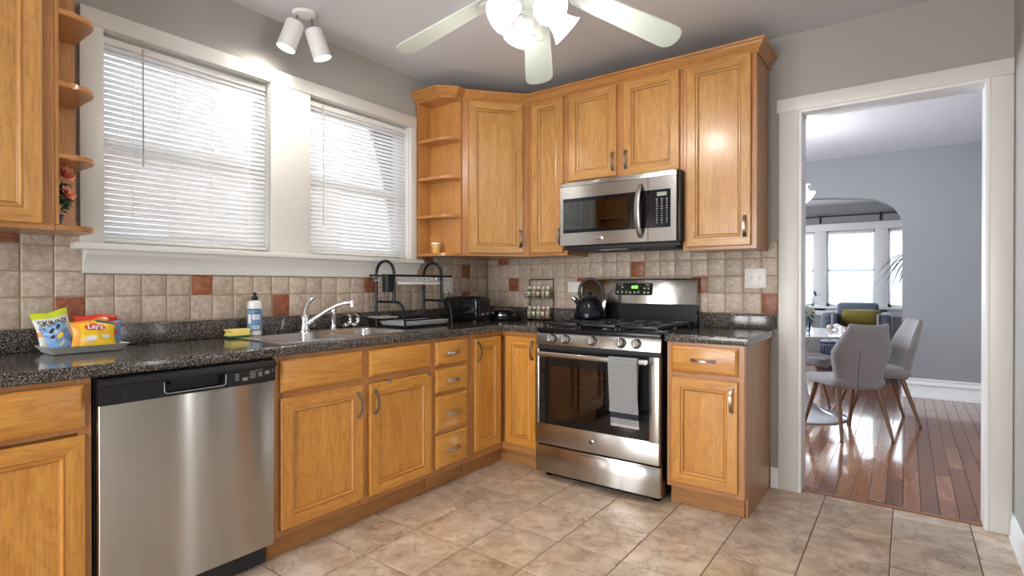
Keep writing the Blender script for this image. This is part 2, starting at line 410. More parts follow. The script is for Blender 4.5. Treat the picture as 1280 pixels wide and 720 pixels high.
def pull(bm, cx, cz, y, L=.12, vertical=True):
    """arched pewter pull with flared flat ends, standing off plane y towards -y"""
    N = 16; rings = []
    for i in range(N + 1):
        t = -1 + 2 * i / N; s = t * L / 2
        h = .030 * (1 - abs(t) ** 2.4) + .004; wd = .0052 + .0042 * abs(t) ** 3; th = .0030 + .001 * abs(t)
        for_ = [(-wd, -th), (wd, -th), (wd, th), (-wd, th)]
        if vertical: rings.append([(cx + a, y - h + b_, cz + s) for a, b_ in for_])
        else: rings.append([(cx + s, y - h + b_, cz + a) for a, b_ in for_])
    loft(bm, rings, cap0=True, cap1=True)
    for e in (-1, 1):
        s = e * L / 2 * .93
        if vertical: box(bm, cx - .008, cx + .008, y - .008, y, cz + s - .008, cz + s + .008, .002)
        else: box(bm, cx + s - .008, cx + s + .008, y - .008, y, cz - .008, cz + .008, .002)
def add_door(par, x0, x1, z0, z1, yf, kind='lower', handle=None, name='door'):
    bm = B(); front_loft(bm, x0, x1, z0, z1, yf, DOOR, (1, 0, 1, 0), glaze=(3, 8))
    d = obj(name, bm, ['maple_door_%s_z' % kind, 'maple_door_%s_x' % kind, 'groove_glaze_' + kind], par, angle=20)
    if handle:
        bm = B(); pull(bm, handle[0], handle[1], yf - .0195, handle[2] if len(handle) > 2 else .12, True)
        obj('handle', bm, 'pewter', d)
    return d
def add_drawer(par, x0, x1, z0, z1, yf, handle=True, name='drawer', L=.10):
    bm = B(); front_loft(bm, x0, x1, z0, z1, yf, SLAB)
    d = obj(name, bm, ['maple_door_lower_x'], par, angle=20)
    if handle:
        bm = B(); pull(bm, (x0 + x1) / 2, (z0 + z1) / 2, yf - .0195, L, False); obj('handle', bm, 'pewter', d)
    return d
def face_frame(par, x0, x1, z0, z1, yf, stiles, rails, t=.019):
    """stiles [(xa,xb)], rails [(xa,xb,za,zb)] as one frame"""
    bm = B()
    for a, b_ in stiles: box(bm, a, b_, yf, yf + t, z0, z1, .0008, 0, 1)
    for a, b_, c, d in rails: box(bm, a, b_, yf + .0004, yf + t, c, d, .0008, 1, 1)
    return obj('face_frame', bm, ['maple_frame_z', 'maple_frame_x'], par)

# ------------------------------------------------------------------ room shell
W = 3.147; H = 2.6; YB = -5.3
def wall_boxes(name, cells, m, label=None):
    bm = B()
    for c in cells: box(bm, *c)
    return tag(obj(name, bm, m, smooth=False), label, 'wall', kind='structure')
L1, L2, L3, L4 = -2.612, -1.868, -1.630, -.862   # window openings along the left wall
ZS, ZT = 1.335, 2.250
T = .16
wall_boxes('wall_left', [(-T, 0, YB - .15, L1, 0, H), (-T, 0, L4, .14, 0, H), (-T, 0, L2, L3, ZS, ZT), (-T, 0, L1, L4, 0, ZS), (-T, 0, L1, L4, ZT, H)], 'wall_paint', 'greige painted kitchen wall holding the two windows with blinds')
DX0, DX1, DZ = 2.250, 3.062, 2.160
wall_boxes('wall_back', [(0, DX0, 0, .135, 0, H), (DX1, W + .3, 0, .135, 0, H), (DX0, DX1, 0, .135, DZ, H)], 'wall_paint', 'greige painted kitchen wall behind the range with the wide doorway')
G1, G2, G3, G4 = -1.76, -1.62, -1.27, -1.18  # slots added to this wall so light streaks reflect in the dishwasher
wall_boxes('wall_right', [(W, W + .15, YB - .15, G1, 0, H), (W, W + .15, G2, G3, 0, H), (W, W + .15, G4, 0, 0, H), (W, W + .15, G1, G2, 0, .2), (W, W + .15, G3, G4, 0, .2), (W, W + .15, G1, G2, 2.25, H), (W, W + .15, G3, G4, 2.25, H)], 'wall_paint', 'painted wall strip at the far right of the doorway')
wall_boxes('wall_rear', [(0, .35, YB - .15, YB, 0, H), (2.65, W, YB - .15, YB, 0, H), (.35, 2.65, YB - .15, YB, 2.3, H)], 'wall_paint', 'kitchen wall behind the viewer with a wide opening added for fill light')
bm = B(); box(bm, -T, W + .15, YB - .15, .07, H, H + .1)
tag(obj('ceiling', bm, 'ceiling_paint', smooth=False), 'pale kitchen ceiling carrying the fan and spotlights', 'ceiling', kind='structure')
# tiled kitchen floor
def tiles(bm, cells, top, depth, gap, bev, mi=0, plane='xy', const=0):
    pass
bm = B()
box(bm, -T, W + .15, YB - .15, .032, -.06, -.004, mi=1)
S = .3074; g = .0028; x00 = .846 - 4 * S; y00 = -1.616 - 13 * S
for i in range(13):
    for j in range(20):
        xa = max(0.0, x00 + i * S + g); xb = min(W, x00 + (i + 1) * S - g); ya = max(YB, y00 + j * S + g); yb = min(.03, y00 + (j + 1) * S - g)
        if xb - xa < .015 or yb - ya < .015: continue
        if yb > 0 and (xb < DX0 or xa > DX1): yb = 0.0
        e = .0025
        loft(bm, [[(xa, ya, -.004), (xb, ya, -.004), (xb, yb, -.004), (xa, yb, -.004)], [(xa, ya, -.0015), (xb, ya, -.0015), (xb, yb, -.0015), (xa, yb, -.0015)],
                  [(xa + e, ya + e, 0), (xb - e, ya + e, 0), (xb - e, yb - e, 0), (xa + e, yb - e, 0)]], cap1=True)
tag(obj('floor', bm, ['floor_tile', 'floor_grout'], smooth=False), 'kitchen floor of square beige veined tiles with brown grout', 'floor', kind='structure')
# dining and living room shell
DXR = 3.75; YF = 3.675; YL = 7.709
bm = B(); box(bm, -.2, DXR, .055, YL + .05, -.06, -.003, mi=1)
pw = .078; x = 0.0
while x < DXR:
    y = .062 - random.random() * .5
    while y < YL:
        y2 = y + random.uniform(.45, 1.15); ya = max(y, .062) + .0006; yb = min(y2, YL) - .0006; xa = x + .0006; xb = min(x + pw, DXR) - .0006
        if yb - ya > .02:
            e = .001
            loft(bm, [[(xa, ya, -.003), (xb, ya, -.003), (xb, yb, -.003), (xa, yb, -.003)], [(xa + e, ya + e, 0), (xb - e, ya + e, 0), (xb - e, yb - e, 0), (xa + e, yb - e, 0)]], cap1=True)
        y = y2
    x += pw
tag(obj('floor', bm, ['oak_planks', 'black_matte'], smooth=False), 'glossy reddish oak plank floor beyond the doorway', 'floor', kind='structure')
bm = B(); sweep(bm, [(DX0, .045), (DX1, .045)], [(-.018, 0.0005), (-.014, .007), (.014, .0075), (.02, .0005)])
wood('threshold_wood', (.22, .09, .045), (.28, .12, .06), (.34, .15, .08), 'x', .1)
tag(obj('trim_4', bm, 'threshold_wood'), 'reddish wood threshold strip between tile and oak floor', 'threshold', kind='structure')
bm = B(); box(bm, -.2, DXR + .15, .07, YL + .2, H, H + .1)
tag(obj('ceiling', bm, 'ceiling_paint', smooth=False), 'white ceiling of the room beyond the doorway', 'ceiling', kind='structure')
wall_boxes('wall_dining_left', [(-.15, 0, .14, 1.15, 0, H), (-.15, 0, 2.65, 5.0, 0, H), (-.15, 0, 6.9, YL + .2, 0, H), (-.15, 0, 5.0, 6.9, 0, .8), (-.15, 0, 5.0, 6.9, 2.2, H), (-.15, 0, 1.15, 2.65, 0, .85), (-.15, 0, 1.15, 2.65, 2.3, H)], 'dining_wall_paint', 'left wall of the dining room, with window openings added for light')
wall_boxes('wall_dining_right', [(DXR, DXR + .15, .135, YL + .2, 0, H)], 'dining_wall_paint', 'right wall of the dining room')
# kitchen-side wall as seen from the dining room
# arch wall
def arch_wall():
    bm = B(); xL, xR, zt = .25, 2.702, 2.19
    pts = [(xR, 1.60), (2.700, 1.86), (2.676, 1.934), (2.628, 2.015), (2.55, 2.073), (2.447, 2.108), (2.30, 2.137), (2.1, 2.158), (1.9, 2.172), (1.7, 2.180), (1.476, 2.184)]
    pts = [(xR, 0)] + pts; left = [(2 * 1.476 - a, b_) for a, b_ in pts[:-1]][::-1]; pts = pts + left
    rows = []
    for y in (YF, YF + .17):
        rows.append([bm.verts.new((a, y, b_)) for a, b_ in pts] + [bm.verts.new((a, y, H)) for a, b_ in pts])
    n = len(pts)
    for k in (0, 1):
        for i in range(n - 1):
            if abs(pts[i][0] - pts[i + 1][0]) < 1e-6: continue
            bm.faces.new((rows[k][i], rows[k][i + 1], rows[k][n + i + 1], rows[k][n + i]))
    for i in range(n - 1): bm.faces.new((rows[0][i], rows[1][i], rows[1][i + 1], rows[0][i + 1]))
    o = obj('wall_dining_far', bm, 'dining_wall_paint', angle=40)
    bm = B(); bm.from_mesh(o.data)
    box(bm, xR, DXR, YF, YF + .17, 0, H); box(bm, 0, xL, YF, YF + .17, 0, H)
    bm.to_mesh(o.data); bm.free()
    tag(o, 'cool grey wall beyond the dining table with a wide arched opening', 'wall', kind='structure')
arch_wall()
# living room window wall: three windows
LW = [(.67, 1.392), (1.580, 2.304), (2.481, 3.20)]
cells = [(-.15, .67, YL, YL + .15, 0, H), (3.2, DXR + .15, YL, YL + .15, 0, H), (.67, 3.2, YL, YL + .15, 0, .80), (.67, 3.2, YL, YL + .15, 2.13, H), (1.392, 1.58, YL, YL + .15, .80, 2.13), (2.304, 2.481, YL, YL + .15, .80, 2.13)]
wall_boxes('wall_living', cells, 'dining_wall_paint', 'grey far wall of the living room around its three windows')
def far_window(k, x0, x1, label):
    r = thing('window_%d' % (k + 3), label, 'window', (x0, YL, 0)); r['kind'] = 'structure'; wd = x1 - x0
    bm = B(); t = .045
    box(bm, 0, wd, .05, .09, .80, .85, .004); box(bm, 0, wd, .05, .09, 2.09, 2.13, .004); box(bm, 0, t, .05, .09, .80, 2.13, .004); box(bm, wd - t, wd, .05, .09, .80, 2.13, .004); box(bm, 0, wd, .045, .085, 1.425, 1.465, .004)
    obj('sash', bm, 'base_paint', r)
    bm = B(); box(bm, t, wd - t, .066, .070, .85, 2.09); obj('glass', bm, 'window_glass', r)
    bm = B(); z = .87
    while z < 2.08:
        loft(bm, [[(x_, .024 - .006, z - .0103), (x_, .024 + .006, z + .0103), (x_, .024 + .0055, z + .0106), (x_, .024 - .0065, z - .0100)] for x_ in (t + .005, wd - t - .005)], cap0=True, cap1=True)
        z += .0215
    box(bm, .01, wd - .01, .008, .04, 2.085, 2.115, .004)
    obj('blind', bm, 'dense_slat', r)
    return r
for k, (a, b_) in enumerate(LW):
    far_window(k, a, b_, ['left bright living room window, cut off by the doorway jamb', 'middle bright living room window behind the armchair', 'right bright living room window behind the spiky plant'][k])
bm = B()
for a, b_ in ((.53, .67), (1.392, 1.58), (2.304, 2.481), (3.2, 3.34)): box(bm, a, b_, YL - .022, YL + .02, .72, 2.13, .004)
box(bm, .5, 3.37, YL - .03, YL + .02, 2.13, 2.26, .006); box(bm, .48, 3.39, YL - .07, YL + .05, .76, .80, .006); box(bm, .53, 3.34, YL - .022, YL, .64, .76, .004)
tag(obj('trim_5', bm, 'base_paint'), 'white casing and sill around the three living room windows', 'trim', kind='structure')
bm = B()
for y0_, y1_ in ((.135, YF),):
    pass
BASE = [(0, 0), (.034, 0), (.034, .012), (.030, .024), (.020, .030), (.018, .034), (.018, .125), (.026, .130), (.028, .142), (.020, .150), (.012, .160), (.010, .172), (.014, .180), (.014, .190), (.008, .198), (0, .198)]
sweep(bm, [(2.702, YF), (DXR, YF)], BASE, side=1); sweep(bm, [(DXR, YF), (DXR, .135)], BASE, side=1)
tag(obj('baseboard_dining', bm, 'base_paint'), 'tall white moulded baseboard in the dining room', 'baseboard', kind='structure')
KB = [(0, 0), (.018, 0), (.018, .012), (.014, .02), (.014, .085), (.009, .10), (.005, .112), (0, .115)]
bm = B(); sweep(bm, [(W, -.022), (W, YB)], KB, side=1); tag(obj('baseboard_right', bm, 'base_paint'), 'white baseboard along the right kitchen wall', 'baseboard', kind='structure')
bm = B(); sweep(bm, [(2.108, 0), (2.150, 0)], KB, side=1); tag(obj('baseboard_back', bm, 'base_paint'), 'short white baseboard between end cabinet and doorway', 'baseboard', kind='structure')
# doorway casing
dr = thing('door_1', 'white cased doorway opening from kitchen to dining room', 'doorway', (0, 0, 0)); dr['kind'] = 'structure'
bm = B(); box(bm, 2.150, DX0, -.022, 0, 0, 2.157, .003); box(bm, DX1, W - .001, -.022, 0, 0, 2.157, .003); obj('casing', bm, 'trim_paint', dr)
bm = B(); box(bm, 2.138, W - .001, -.026, 0, 2.157, 2.232, .003); obj('head_casing', bm, 'trim_paint', dr)
bm = B(); box(bm, DX0, DX0 + .016, -.018, .14, 0, DZ, .002); box(bm, DX1 - .016, DX1, -.018, .14, 0, DZ, .002); box(bm, DX0 + .016, DX1 - .016, -.018, .14, DZ - .018, DZ, .002)
obj('jamb', bm, 'base_paint', dr)
bm = B(); box(bm, 2.150, DX0, .135, .155, 0, 2.157, .003); box(bm, DX1, 3.17, .135, .155, 0, 2.157, .003); box(bm, 2.138, 3.18, .135, .16, 2.157, 2.26, .003); obj('casing', bm, 'base_paint', dr)
# added dining window, sidelights and rear door, out of view, for fill light
wd = thing('window_6', 'added dining room side window, out of view, letting in light', 'window', (0, 0, 0)); wd['kind'] = 'structure'
bm = B(); box(bm, -.09, -.05, 1.15, 1.2, .85, 2.3); box(bm, -.09, -.05, 2.6, 2.65, .85, 2.3); box(bm, -.09, -.05, 1.15, 2.65, .85, .9); box(bm, -.09, -.05, 1.15, 2.65, 2.25, 2.3); box(bm, -.09, -.05, 1.15, 2.65, 1.55, 1.6); obj('sash', bm, 'base_paint', wd)
swn = thing('window_7', 'pair of tall narrow windows added in the right kitchen wall for reflected streaks', 'window', (W, 0, 0)); swn['kind'] = 'structure'  # added frames of the slots that make the steel reflections
for a, b_ in ((G1, G2), (G3, G4)):
    bm = B(); box(bm, .10, .13, a, a + .012, .2, 2.25); box(bm, .10, .13, b_ - .012, b_, .2, 2.25); box(bm, .10, .13, a + .012, b_ - .012, .2, .22); box(bm, .10, .13, a + .012, b_ - .012, 2.23, 2.25); obj('sash', bm, 'trim_paint', swn)
fill_door = thing('added_door_2', 'double door added in the kitchen wall behind the viewer for fill light', 'door', (0, 0, 0)); fill_door['kind'] = 'structure'
bm = B()
for a, b_ in ((.35, .47), (1.40, 1.60), (2.53, 2.65)): box(bm, a, b_, YB - .1, YB - .05, 0, 2.3, .004)
box(bm, .47, 1.4, YB - .1, YB - .05, 0, .25); box(bm, 1.6, 2.53, YB - .1, YB - .05, 0, .25); box(bm, .47, 1.4, YB - .1, YB - .05, 2.18, 2.3); box(bm, 1.6, 2.53, YB - .1, YB - .05, 2.18, 2.3)
obj('door_frame', bm, 'trim_paint', fill_door)

# ------------------------------------------------------------------ kitchen windows
def kitchen_window(k, y0, y1, label, wand):
    r = thing('window_%d' % k, label, 'window', (0, y0, 0)); r['kind'] = 'structure'; wd_ = y1 - y0
    bm = B(); t = .035
    for a in ((-.13, -.09, 0, wd_, ZS, ZS + .05), (-.13, -.09, 0, wd_, ZT - .05, ZT), (-.13, -.09, 0, t, ZS, ZT), (-.13, -.09, wd_ - t, wd_, ZS, ZT), (-.12, -.08, 0, wd_, 1.77, 1.81)): box(bm, *a, .003)
    obj('sash', bm, 'trim_paint', r)
    bm = B(); box(bm, -.112, -.108, t, wd_ - t, ZS + .05, ZT - .05); obj('glass', bm, 'window_glass', r)
    # jamb liner
    bm = B(); box(bm, -.16, .0, -.001, .004, ZS, ZT); box(bm, -.16, 0, wd_ - .004, wd_ + .001, ZS, ZT); box(bm, -.16, 0, .004, wd_ - .004, ZT - .004, ZT + .001); box(bm, -.16, 0, 0, wd_, ZS - .001, ZS + .004); obj('jamb', bm, 'trim_paint', r)
    b = thing('mini_blind', ['white mini blind drawn down over the left window', 'white mini blind drawn down over the right window'][k - 1], 'blind', (-.03, y0, 0))
    b['group'] = 'mini blinds on the kitchen windows'
    e = .008; top = ZT - .045; zb = ZS + .028
    bm = B(); box(bm, -.014, .014, e, wd_ - e, top, top + .028, .003); obj('head_rail', bm, 'white_plastic', b)
    bm = B(); N = 35; pitch = (top - zb - .012) / N
    for i in range(N):
        z = zb + .014 + pitch * (i + .5); rings = []
        for yy in (e, wd_ - e):
            ring = []
            for q in range(7):
                t_ = -1 + q / 3; ang = R(62); u = t_ * .0125; h = .0022 * (1 - t_ * t_)
                ring.append((-(u * math.cos(ang)) + h * math.sin(ang), yy, z + u * math.sin(ang) + h * math.cos(ang)))
            for q in range(6, -1, -1):
                t_ = -1 + q / 3; u = t_ * .0125; h = .0022 * (1 - t_ * t_) - .0004
                ring.append((-(u * math.cos(ang)) + h * math.sin(ang), yy, z + u * math.sin(ang) + h * math.cos(ang)))
            rings.append(ring)
        loft(bm, rings, cap0=True, cap1=True)
    obj('slats', bm, 'blind_slat', b)
    bm = B(); box(bm, -.012, .012, e, wd_ - e, zb - .006, zb + .010, .003); obj('bottom_rail', bm, 'white_plastic', b)
    bm = B()
    for f in (.16, .39, .62, .86): tube(bm, [(.0135, wd_ * f, top), (.0135, wd_ * f, zb)], .0012, 5); tube(bm, [(-.0135, wd_ * f, top), (-.0135, wd_ * f, zb)], .0008, 5)
    obj('cords', bm, 'white_plastic', b)
    if wand:
        bm = B(); tube(bm, [(.022, wand, top + .018), (.024, wand, top - .01), (.024, wand, wand_z)], .0035, 6); obj('tilt_wand', bm, 'grey_label', b)
    return r
wand_z = 1.70
kitchen_window(1, L1, L2, 'larger left kitchen window above the sink counter', .155)
wand_z = 1.52
kitchen_window(2, L3, L4, 'smaller right kitchen window beside the open corner shelves', .10)
bm = B()
box(bm, 0, .02, -2.695, L1, 1.345, 2.25, .003); box(bm, 0, .02, L2, L3, 1.345, 2.25, .003); box(bm, 0, .02, L4, -.805, 1.345, 2.25, .003)
box(bm, 0, .024, -2.695, -.805, 2.25, 2.322, .003)
tag(obj('trim_1', bm, 'trim_paint'), 'white casing boards around both kitchen windows', 'trim', kind='structure')
bm = B(); box(bm, -.02, .085, -2.725, -.795, 1.318, 1.345, .005); 
prof = [(0, 1.222), (.022, 1.222), (.026, 1.232), (.028, 1.25), (.036, 1.272), (.052, 1.292), (.058, 1.30), (.058, 1.318), (0, 1.318)]
sweep(bm, [(0, -2.685), (0, -.812)], prof, side=1)
tag(obj('trim_2', bm, 'trim_paint'), 'white window stool and moulded apron under both kitchen windows', 'trim', kind='structure')

# ------------------------------------------------------------------ tiled backsplash
def tile_face(bm, u0, u1, v0, v1, plane, mi, th=.008):
    g = .0025; e = .0035; a, b_, c, d = u0 + g, u1 - g, v0 + g, v1 - g
    if b_ - a < .008 or d - c < .008: return
    j = lambda: random.uniform(-.0007, .0007); a += j(); b_ += j(); c += j(); d += j()
    if plane == 'x': f = lambda u, v, h: (h, u, v)
    else: f = lambda u, v, h: (u, -h, v)
    R_ = lambda i, h: [f(a + i, c + i, h), f(b_ - i, c + i, h), f(b_ - i, d - i, h), f(a + i, d - i, h)]
    loft(bm, [R_(0, .001), R_(0, th - .003), R_(e * .4, th - .001), R_(e, th)], cap1=True, mi=mi)
ZR = [1.003, 1.124, 1.2275, 1.331, 1.4345]
bm = B(); box(bm, 0, .005, -5.0, -.002, 1.0, 1.222, mi=0); box(bm, 0, .0049, -5.0, -2.70, 1.2221, 1.43, mi=0); box(bm, 0, .0049, -.80, -.002, 1.2221, 1.43, mi=0)
red_w = {(1, 0), (6, 1), (10, 0), (16, 1), (21, 3), (25, 2), (25, 0), (-1, 3), (-6, 0), (-9, 1)}
for k in range(-20, 29):
    u0 = -2.879 + .1022 * k; u1 = u0 + .1022
    for r_ in range(4):
        v0, v1 = ZR[r_], ZR[r_ + 1]
        if u0 > -.01: continue
        u1_ = min(u1, -.009)
        if r_ >= 2 and -2.70 < (u0 + u1) / 2 < -.80: continue
        v1_ = v1 if r_ < 2 or True else v1
        if r_ == 1 and -2.72 < u0 < -.82: v1_ = 1.2215
        tile_face(bm, max(u0, -5), u1_, v0, v1_, 'x', 2 if (k, r_) in red_w else 1)
tag(obj('trim_3', bm, ['wall_grout', 'tile_beige', 'tile_terracotta']), 'beige tumbled tile backsplash with terracotta accents under the windows', 'backsplash', kind='structure')
bm = B(); box(bm, .006, 2.144, -.005, 0, 1.0, 1.43, mi=0)
red_s = {(5, 2), (-5, 1), (13, 0), (9, 1), (1, 1), (-6, 3)}
for k in range(-8, 15):
    u0 = .727 + .1022 * k; u1 = u0 + .1022
    for r_ in range(4):
        a = max(u0, .009); b_ = min(u1, 2.144)
        if b_ - a < .01: continue
        tile_face(bm, a, b_, ZR[r_], ZR[r_ + 1], 'y', 2 if (k, r_) in red_s else 1)
tag(obj('trim_6', bm, ['wall_grout', 'tile_beige', 'tile_terracotta']), 'tile backsplash with terracotta accents behind the range', 'backsplash', kind='structure')

# ------------------------------------------------------------------ base cabinets
FY = -.61
def base_body(r, w_, side_right=False):
    bm = B(); box(bm, .002, w_ - .002, -.592, -.004, .106, .873, mi=0); box(bm, .002, w_ - .002, -.535, -.004, .001, .106, mi=0)
    obj('carcass', bm, 'maple_frame_z', r)
    bm = B(); box(bm, .002, w_ - .002, -.550, -.535, .001, .106, .001); obj('toe_kick', bm, 'toe_wood', r)
RZ = R(90)
# cabinet at the far left
r = thing('base_cabinet', 'maple base cabinet cut off by the left edge, left of the dishwasher', 'cabinet', (0, -3.75, 0), RZ)
w_ = .918; base_body(r, w_)
face_frame(r, 0, w_, .106, .873, FY, [(0, .04), (.44, .478), (w_ - .034, w_)], [(.04, .44, .106, .145), (.04, .44, .70, .735), (.04, .44, .84, .873), (.478, w_ - .034, .106, .145), (.478, w_ - .034, .70, .735), (.478, w_ - .034, .84, .873)])
for a, b_ in ((.018, .448), (.470, w_ - .020)):
    add_drawer(r, a, b_, .717, .855, FY, False, 'false_drawer_front'); add_door(r, a, b_, .135, .692, FY)
# sink base
r = thing('base_cabinet', 'wide two-door maple base cabinet under the sink, beside the dishwasher', 'cabinet', (0, -2.205, 0), RZ)
w_ = .943
bm = B(); box(bm, .002, w_ - .002, -.592, -.004, .106, .735); box(bm, .002, w_ - .002, -.535, -.004, .001, .106); box(bm, .002, .02, -.592, -.004, .735, .873); box(bm, w_ - .02, w_ - .002, -.592, -.004, .735, .873)
obj('carcass', bm, 'maple_frame_z', r); bm = B(); box(bm, .002, w_ - .002, -.550, -.535, .001, .106, .001); obj('toe_kick', bm, 'toe_wood', r)
face_frame(r, 0, w_, .106, .873, FY, [(0, .04), (.445, .500), (w_ - .035, w_)], [(.04, .445, .106, .145), (.04, .445, .69, .725), (.04, .445, .845, .873), (.5, w_ - .035, .106, .145), (.5, w_ - .035, .69, .725), (.5, w_ - .035, .845, .873)])
add_drawer(r, .026, .454, .719, .853, FY, False, 'false_drawer_front'); add_drawer(r, .493, .920, .722, .853, FY, False, 'false_drawer_front')
add_door(r, .026, .454, .137, .693, FY, 'lower', (.418, .600)); d = add_door(r, .493, .920, .134, .689, FY, 'lower', (.521, .597))
for cx in (.615, .898):
    bm = B(); box(bm, cx - .009, cx + .009, FY - .026, FY - .0195, .676, .6895, .002); box(bm, cx - .009, cx + .009, FY - .026, FY - .001, .6895, .693, .001); obj('hook_clip', bm, 'pewter', d)
# drawer stack
r = thing('drawer_cabinet', 'narrow maple base cabinet with four stacked drawers', 'cabinet', (0, -1.262, 0), RZ)
w_ = .317; base_body(r, w_)
face_frame(r, 0, w_, .106, .873, FY, [(0, .03), (w_ - .05, w_)], [(.03, w_ - .05, .106, .145), (.03, w_ - .05, .32, .35), (.03, w_ - .05, .54, .57), (.03, w_ - .05, .69, .725), (.03, w_ - .05, .845, .873)])
for a, b_ in ((.719, .853), (.563, .698), (.345, .545), (.136, .327)): add_drawer(r, .015, .283, a, b_, FY)
# corner cabinet
r = thing('corner_cabinet', 'maple inside-corner base cabinet with two full height doors meeting', 'cabinet', (0, 0, 0), 0)
bm = B(); prism(bm, [(.004, -.943), (.592, -.943), (.592, -.592), (.903, -.592), (.903, -.004), (.004, -.004)], .106, .873)
prism(bm, [(.004, -.943), (.535, -.943), (.535, -.535), (.903, -.535), (.903, -.004), (.004, -.004)], .001, .106); obj('carcass', bm, 'maple_frame_z', r)
bm = B(); box(bm, .535, .550, -.943, -.535, .001, .106); box(bm, .535, .903, -.550, -.535, .001, .106); obj('toe_kick', bm, 'toe_wood', r)
bm = B()
box(bm, .592, .61, -.943, -.905, .106, .873, .0008); box(bm, .592, .6096, -.905, -.61, .106, .150, mi=1); box(bm, .592, .6096, -.905, -.61, .848, .873, mi=1)
box(bm, .592, .880, -.61, -.592, .106, .150, mi=1); box(bm, .592, .880, -.61, -.592, .848, .873, mi=1); box(bm, .876, .903, -.61, -.592, .106, .873, .0008)
obj('face_frame', bm, ['maple_frame_z', 'maple_frame_x'], r)
d = add_door(r, .640, .878, .150, .846, -.604, 'lower', (.858, .765))
d = add_door(r, -.902, -.640, .150, .846, -.604, 'lower', (-.882, .765)); d.rotation_euler = (0, 0, RZ)
# end cabinet
r = thing('base_cabinet', 'maple base cabinet with one drawer and one door, between range and doorway', 'cabinet', (1.712, 0, 0), 0)
w_ = .388
bm = B(); box(bm, .002, w_ - .004, -.592, -.004, .106, .873); box(bm, .002, w_ - .004, -.535, -.004, .001, .106); obj('carcass', bm, 'maple_frame_z', r)
bm = B(); box(bm, .002, w_ - .012, -.550, -.535, .001, .106); obj('toe_kick', bm, 'toe_wood', r)
bm = B(); M_ = Matrix(((0, 0, 1, 0), (1, 0, 0, 0), (0, 1, 0, 0), (0, 0, 0, 1)))
prism(bm, [(-.605, .106), (-.55, .106), (-.55, .001), (-.002, .001), (-.002, .873), (-.605, .873)], w_ - .004, w_ + .004); bmesh.ops.transform(bm, matrix=M_, verts=bm.verts[:]); obj('side_panel', bm, 'maple_frame_z', r)
face_frame(r, 0, w_, .106, .873, FY, [(0, .035), (w_ - .035, w_)], [(.035, w_ - .035, .106, .145), (.035, w_ - .035, .69, .72), (.035, w_ - .035, .845, .873)])
add_drawer(r, .026, .361, .717, .855, FY, True, L=.12); add_door(r, .026, .361, .135, .692, FY, 'lower', (.333, .600))

# ------------------------------------------------------------------ countertops
ct = thing('countertop', 'long L-shaped black speckled countertop running from left edge to range', 'countertop', (0, 0, .873))
def put(o, z): 
    for v in o.data.vertices: v.co.z -= z
    return o
EDGE = [(-.02, .914), (-.007, .9155), (-.002, .9135), (0, .908), (0, .880), (-.004, .874), (-.02, .873)]
bm = B(); sweep(bm, [(.635, -4.6), (.635, -.635), (.905, -.635)], EDGE)
for c in ((.001, .615, -4.6, -2.10), (.001, .615, -1.34, -.001), (.001, .075, -2.10, -1.34), (.545, .615, -2.10, -1.34)): box(bm, *c, .873, .914)
box(bm, .615, .905, -.615, -.001, .873, .914)
put(obj('worktop', bm, 'speckled_counter', ct, angle=50), .873)
bm = B(); box(bm, .009, .024, -4.6, -.010, .915, 1.003, .004); box(bm, .024, .905, -.024, -.009, .915, 1.003, .004)
put(obj('upstand', bm, 'speckled_counter', ct), .873)
ct = thing('countertop', 'short black speckled countertop on the cabinet right of the range', 'countertop', (1.706, 0, .873))
bm = B(); sweep(bm, [(0, -.635), (.414, -.635)], EDGE); box(bm, 0, .414, -.615, -.001, .873, .914)
put(obj('worktop', bm, 'speckled_counter', ct, angle=50), .873)
bm = B(); box(bm, .0, .432, -.024, -.009, .915, 1.003, .004); put(obj('upstand', bm, 'speckled_counter', ct), .873)
bm = B(); box(bm, .4142, .4155, -.585, -.03, .876, .912); put(tag(obj('end_strip', bm, 'grey_label', ct), 'light grey bare end strip'), .873)

# ------------------------------------------------------------------ dishwasher
r = thing('dishwasher', 'stainless steel dishwasher with black top control strip', 'dishwasher', (0, -2.824, 0), RZ)
w_ = .612
bm = B(); box(bm, 0, w_, -.60, -.02, .09, .868); obj('tub', bm, 'black_matte', r)
bm = B(); box(bm, .005, w_ - .005, -.565, -.55, .004, .10); box(bm, .0, .02, -.55, -.1, .0, .1); box(bm, w_ - .02, w_, -.55, -.1, .0, .1); obj('toe_kick', bm, 'black_matte', r)
bm = B(); rings = []
for z, d in ((.100, .622), (.103, .634), (.40, .640), (.70, .640), (.778, .638), (.780, .630)): rings.append([(.003, -.60, z), (.003, -d + .004, z), (.007, -d, z), (w_ - .007, -d, z), (w_ - .003, -d + .004, z), (w_ - .003, -.60, z)])
loft(bm, rings, cap0=True, cap1=True); obj('door_panel', bm, 'stainless', r, angle=60)
bm = B()
hx0, hx1, hz0, hz1 = .195, .405, .792, .834
